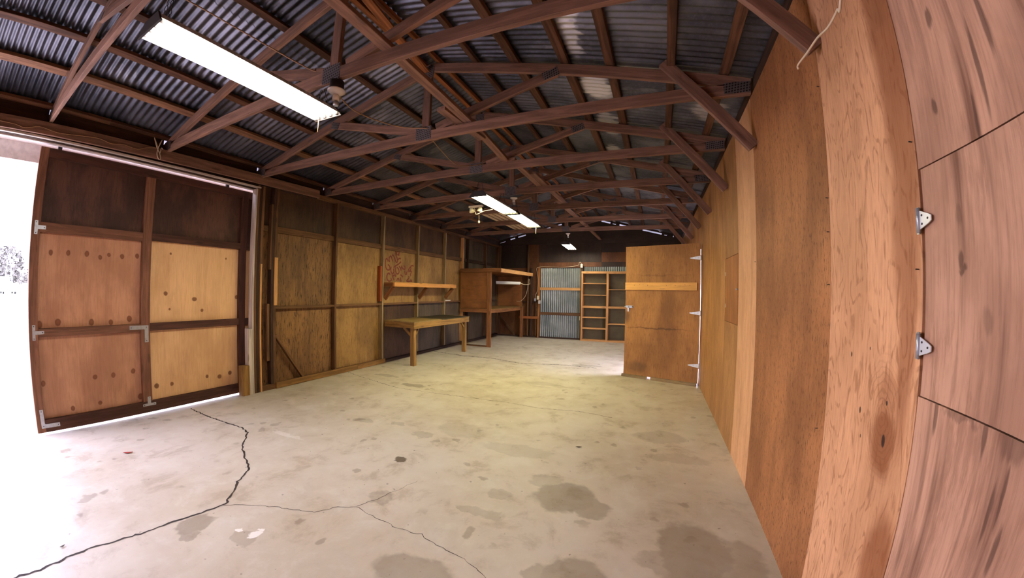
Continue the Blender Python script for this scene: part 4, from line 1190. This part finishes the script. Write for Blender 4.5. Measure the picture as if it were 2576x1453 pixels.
for pp in ([(398, 372), (408, 352), (402, 362), (395, 385), (399, 400), (404, 398), (400, 380)], [(398, 372), (388, 345), (395, 372)], [(396, 372), (402, 386), (406, 372), (410, 376)]):
    tube('wire_end', catmull([survey(a, b, 0, XL + 0.058) for a, b in pp], 4), 0.0045, m_cablew, bc_, 6)
tag(tube('cable', catmull([(XL + .01, 6.6, 3.0), (XL + .03, 7.6, 3.0), (XL + .03, 8.6, 2.96), (XL + .02, 9.6, 2.98), (XL + .02, 10.25, 2.95), (XL + .014, 10.33, 2.9), (XL + .012, 10.33, 2.1)], 6), 0.005, m_dark), 'thin dark conduit along the top of the left wall down to the corner unit', 'conduit')
# leaf and debris on the floor
def leaf(loc, s, rot, mat, label):
    pts = [(-1, 0), (-.5, .3), (.1, .34), (.7, .18), (1, 0), (.6, -.2), (0, -.3), (-.6, -.22)]
    V = [(x * s, y * s, 0.004 + .15 * s * abs(x)) for x, y in pts] + [(x * s, y * s, 0.006 + .15 * s * abs(x)) for x, y in pts]
    n = 8
    F = [tuple(reversed(range(n))), tuple(range(n, 2 * n))] + [(i, (i + 1) % n, n + (i + 1) % n, n + i) for i in range(n)]
    o = obj('leaf', V, F, mat, None, Matrix.Translation(loc) @ Matrix.Rotation(rot, 4, 'Z'))
    return tag(o, label, 'leaf')
leaf((-4.11, 1.133, 0), .045, .9, plain('red_leaf', C_((150, 48, 40)), .6), 'small red leaf on the floor in front of the sliding door')
leaf((-0.644, 3.375, 0), .03, .2, plain('brown_leaf', C_((70, 52, 34)), .7), 'tiny dark leaf on the floor in mid room')
leaf((-2.85, .30, 0), .02, 1.9, bpy.data.materials['brown_leaf'], 'tiny dark leaf near the crack at the lower left')

# ------------------------------------------------------------------ front wall (behind the camera)
wf = tag(link('wall_front', None), 'plywood front wall behind the camera', None, None, 'structure')
for a, b in ((-5.17, -4.0), (-4.0, -2.8), (-2.8, -1.6), (-1.6, -.4), (-.4, .78)):
    za, zb_ = zr(a, 3.93), zr(b, 3.93)
    m = Matrix(((1, 0, 0, 0), (0, 0, 1, YF - .012), (0, 1, 0, 0), (0, 0, 0, 1)))
    pts = [(a + .001, 0), (b - .001, 0), (b - .001, zb_)]
    if a < XRG < b: pts.append((XRG, 3.93))
    pts.append((a + .001, za))
    poly_prism('plywood_panel', pts, 0.012, m_paleply, wf, m)

# ------------------------------------------------------------------ outside, seen through the doorway
m_leaf = plain('foliage', C_((104, 100, 92)), 0.8, noise=0.25, nscale=1.2)
m_bark = plain('bark', C_((90, 76, 62)), 0.9)
def blob_tree(loc, H, R, label, seed, sq=1.0):
    rnd = random.Random(seed)
    t = thing('tree', loc, label, 'tree')
    tube('trunk', [(loc[0], loc[1], loc[2]), (loc[0], loc[1], loc[2] + H * .55)], 0.22, m_bark, t, 8)
    V, F = [], []
    for k in range(1500):
        # leaf clumps filling an egg-shaped crown
        while True:
            q = Vector((rnd.uniform(-1, 1), rnd.uniform(-1, 1), rnd.uniform(-1, 1)))
            if q.length < 1 and q.length > .35: break
        lump = 0.8 + 0.3 * mnoise.noise(q * 2.3 + Vector((seed, 0, 0)))
        c = Vector((loc[0] + q.x * R * lump, loc[1] + q.y * R * lump, loc[2] + H * .56 + q.z * H * .46 * lump))
        s = rnd.uniform(.3, .6)
        n = Vector((rnd.gauss(0, 1), rnd.gauss(0, 1), rnd.gauss(0, 1))).normalized()
        a = n.orthogonal().normalized() * s; b = n.cross(a)
        i = len(V)
        V += [c + a, c + b, c - a, c - b, c + n * s * .5]
        F += [(i, i + 1, i + 4), (i + 1, i + 2, i + 4), (i + 2, i + 3, i + 4), (i + 3, i, i + 4), (i + 3, i + 2, i + 1, i)]
    obj('crown', V, F, m_leaf, t)
    return t
def polar(az, dist, z=-0.03):
    a = math.radians(az)
    return (-math.sin(a) * dist, math.cos(a) * dist, z)
blob_tree(polar(85.9, 98), 8.3, 3.0, 'tall bushy tree across the yard behind the white car', 3)
blob_tree(polar(87.4, 110), 8.5, 3.0, 'tree at the far left edge of the doorway view', 4)
blob_tree(polar(83.6, 90), 4.0, 2.2, 'low green shrub tree beside the door edge, across the yard', 5)
# car seen from the front
car = thing('car', polar(86.05, 74), 'white car parked across the yard, seen front-on', 'car')
cm = Matrix.Translation(polar(86.05, 74)) @ Matrix.Rotation(math.radians(86.05 - 90) * -1 + PI / 2 * 0, 4, 'Z')
m_car = plain('car_paint', C_((236, 236, 238)), 0.3)
m_glass = plain('car_glass', C_((60, 70, 80)), 0.1, 0, 0.8)
def loft(name, secs, mat, par, mw):
    """secs: list of (x, [(y,z)...]) cross sections"""
    V, F = [], []
    n = len(secs[0][1])
    for x, pr in secs:
        V += [(x, y, z) for y, z in pr]
    for i in range(len(secs) - 1):
        for k in range(n):
            k2 = (k + 1) % n
            F.append((i * n + k, i * n + k2, (i + 1) * n + k2, (i + 1) * n + k))
    F.append(tuple(reversed(range(n)))); F.append(tuple(range((len(secs) - 1) * n, len(secs) * n)))
    return obj(name, V, F, mat, par, mw, False)
def cs_(w, z0, z1):
    return [(-w, z0), (w, z0), (w * 1.02, (z0 + z1) / 2), (w * .94, z1), (-w * .94, z1), (-w * 1.02, (z0 + z1) / 2)]
loft('body', [(2.2, cs_(.75, .35, .75)), (1.9, cs_(.88, .25, .85)), (0.9, cs_(.9, .25, .98)), (-1.6, cs_(.9, .25, 1.0)), (-2.2, cs_(.84, .35, .95))], m_car, car, cm)
loft('cabin', [(1.0, cs_(.78, .97, 1.0)), (0.3, cs_(.7, .97, 1.48)), (-1.2, cs_(.7, .97, 1.5)), (-1.9, cs_(.75, .97, 1.02))], m_glass, car, cm)
loft('roof', [(0.3, cs_(.62, 1.47, 1.53)), (-1.2, cs_(.62, 1.49, 1.55))], m_car, car, cm)
for x in (1.4, -1.4):
    for y in (-.82, .82):
        lathe('wheel', [(0.2, -.11), (0.31, -.1), (0.31, .1), (0.2, .11)], cm @ Vector((x, y, .31)), m_black, car, 16, axis=(cm.to_3x3() @ Vector((0, 1, 0))))
for y in (-.62, .62):
    lathe('headlamp', [(0.1, 0), (0.08, .05)], cm @ Vector((2.1, y, .68)), m_fresh, car, 12, axis=(cm.to_3x3() @ Vector((1, 0, 0))))
box_n = loft('number_plate', [(2.19, [(-.16, .4), (.16, .4), (.16, .5), (-.16, .5)]), (2.225, [(-.16, .4), (.16, .4), (.16, .5), (-.16, .5)])], m_fresh, car, cm)
# lattice mast
mx, my, mz = polar(86.0, 86)
ms = thing('lattice_mast', (mx, my, mz), 'thin pale lattice mast standing in front of the tall tree', 'mast')
m_mast = plain('mast_steel', C_((200, 200, 205)), .5, .3)
for sx, sy in ((-.8, -.8), (.8, -.8), (.8, .8), (-.8, .8)):
    tube('mast_leg', [(mx + sx, my + sy, mz), (mx + sx * .15, my + sy * .15, mz + 5.6)], 0.05, m_mast, ms, 6)
for k in range(6):
    z = mz + .8 + k * .85
    w = .8 * (1 - (z - mz) / 5.6 * .85)
    tube('crossbar', [(mx - w, my - w, z), (mx + w, my - w, z), (mx + w, my + w, z), (mx - w, my + w, z), (mx - w, my - w, z)], 0.03, m_mast, ms, 5)
# long low shed across the yard
sx_, sy_, sz_ = polar(87.2, 92)
hs_ = thing('shed', (sx_, sy_, sz_), 'low pale-roofed shed across the yard at the left picture edge', 'shed')
box('wall', sx_ - 3, sx_, sy_ - 4.5, sy_ + 2.2, sz_, sz_ + 2.2, plain('shed_wall', C_((120, 128, 150)), .7), hs_, 'y')
box('roof', sx_ - 3.3, sx_ + .3, sy_ - 4.8, sy_ + 2.6, sz_ + 2.2, sz_ + 2.4, m_white, hs_, 'y')
# fence
fx_, fy_, fz_ = polar(84.9, 80)
fn = thing('fence', (fx_, fy_, fz_), 'white rail fence right of the car across the yard', 'fence')
for k in range(5):
    box('post', fx_ - .05, fx_ + .05, fy_ - 1.2 + k * 1.0, fy_ - 1.1 + k * 1.0, fz_, fz_ + 1.2, m_white, fn)
for z in (.45, .8, 1.12):
    box('rail', fx_ - .02, fx_ + .02, fy_ - 1.3, fy_ + 3.4, fz_ + z, fz_ + z + .08, m_white, fn, 'y')
# letter-box like post near the door edge
px_, py_, pz_ = polar(84.2, 22)
pb = thing('post_box', (px_, py_, pz_), 'pale post with a box head beside the door edge, out in the yard', 'post')
box('post', px_ - .04, px_ + .04, py_ - .04, py_ + .04, pz_, pz_ + 1.3, m_steel, pb)
box('head', px_ - .15, px_ + .15, py_ - .09, py_ + .09, pz_ + 1.3, pz_ + 1.5, m_steel, pb, 'x')
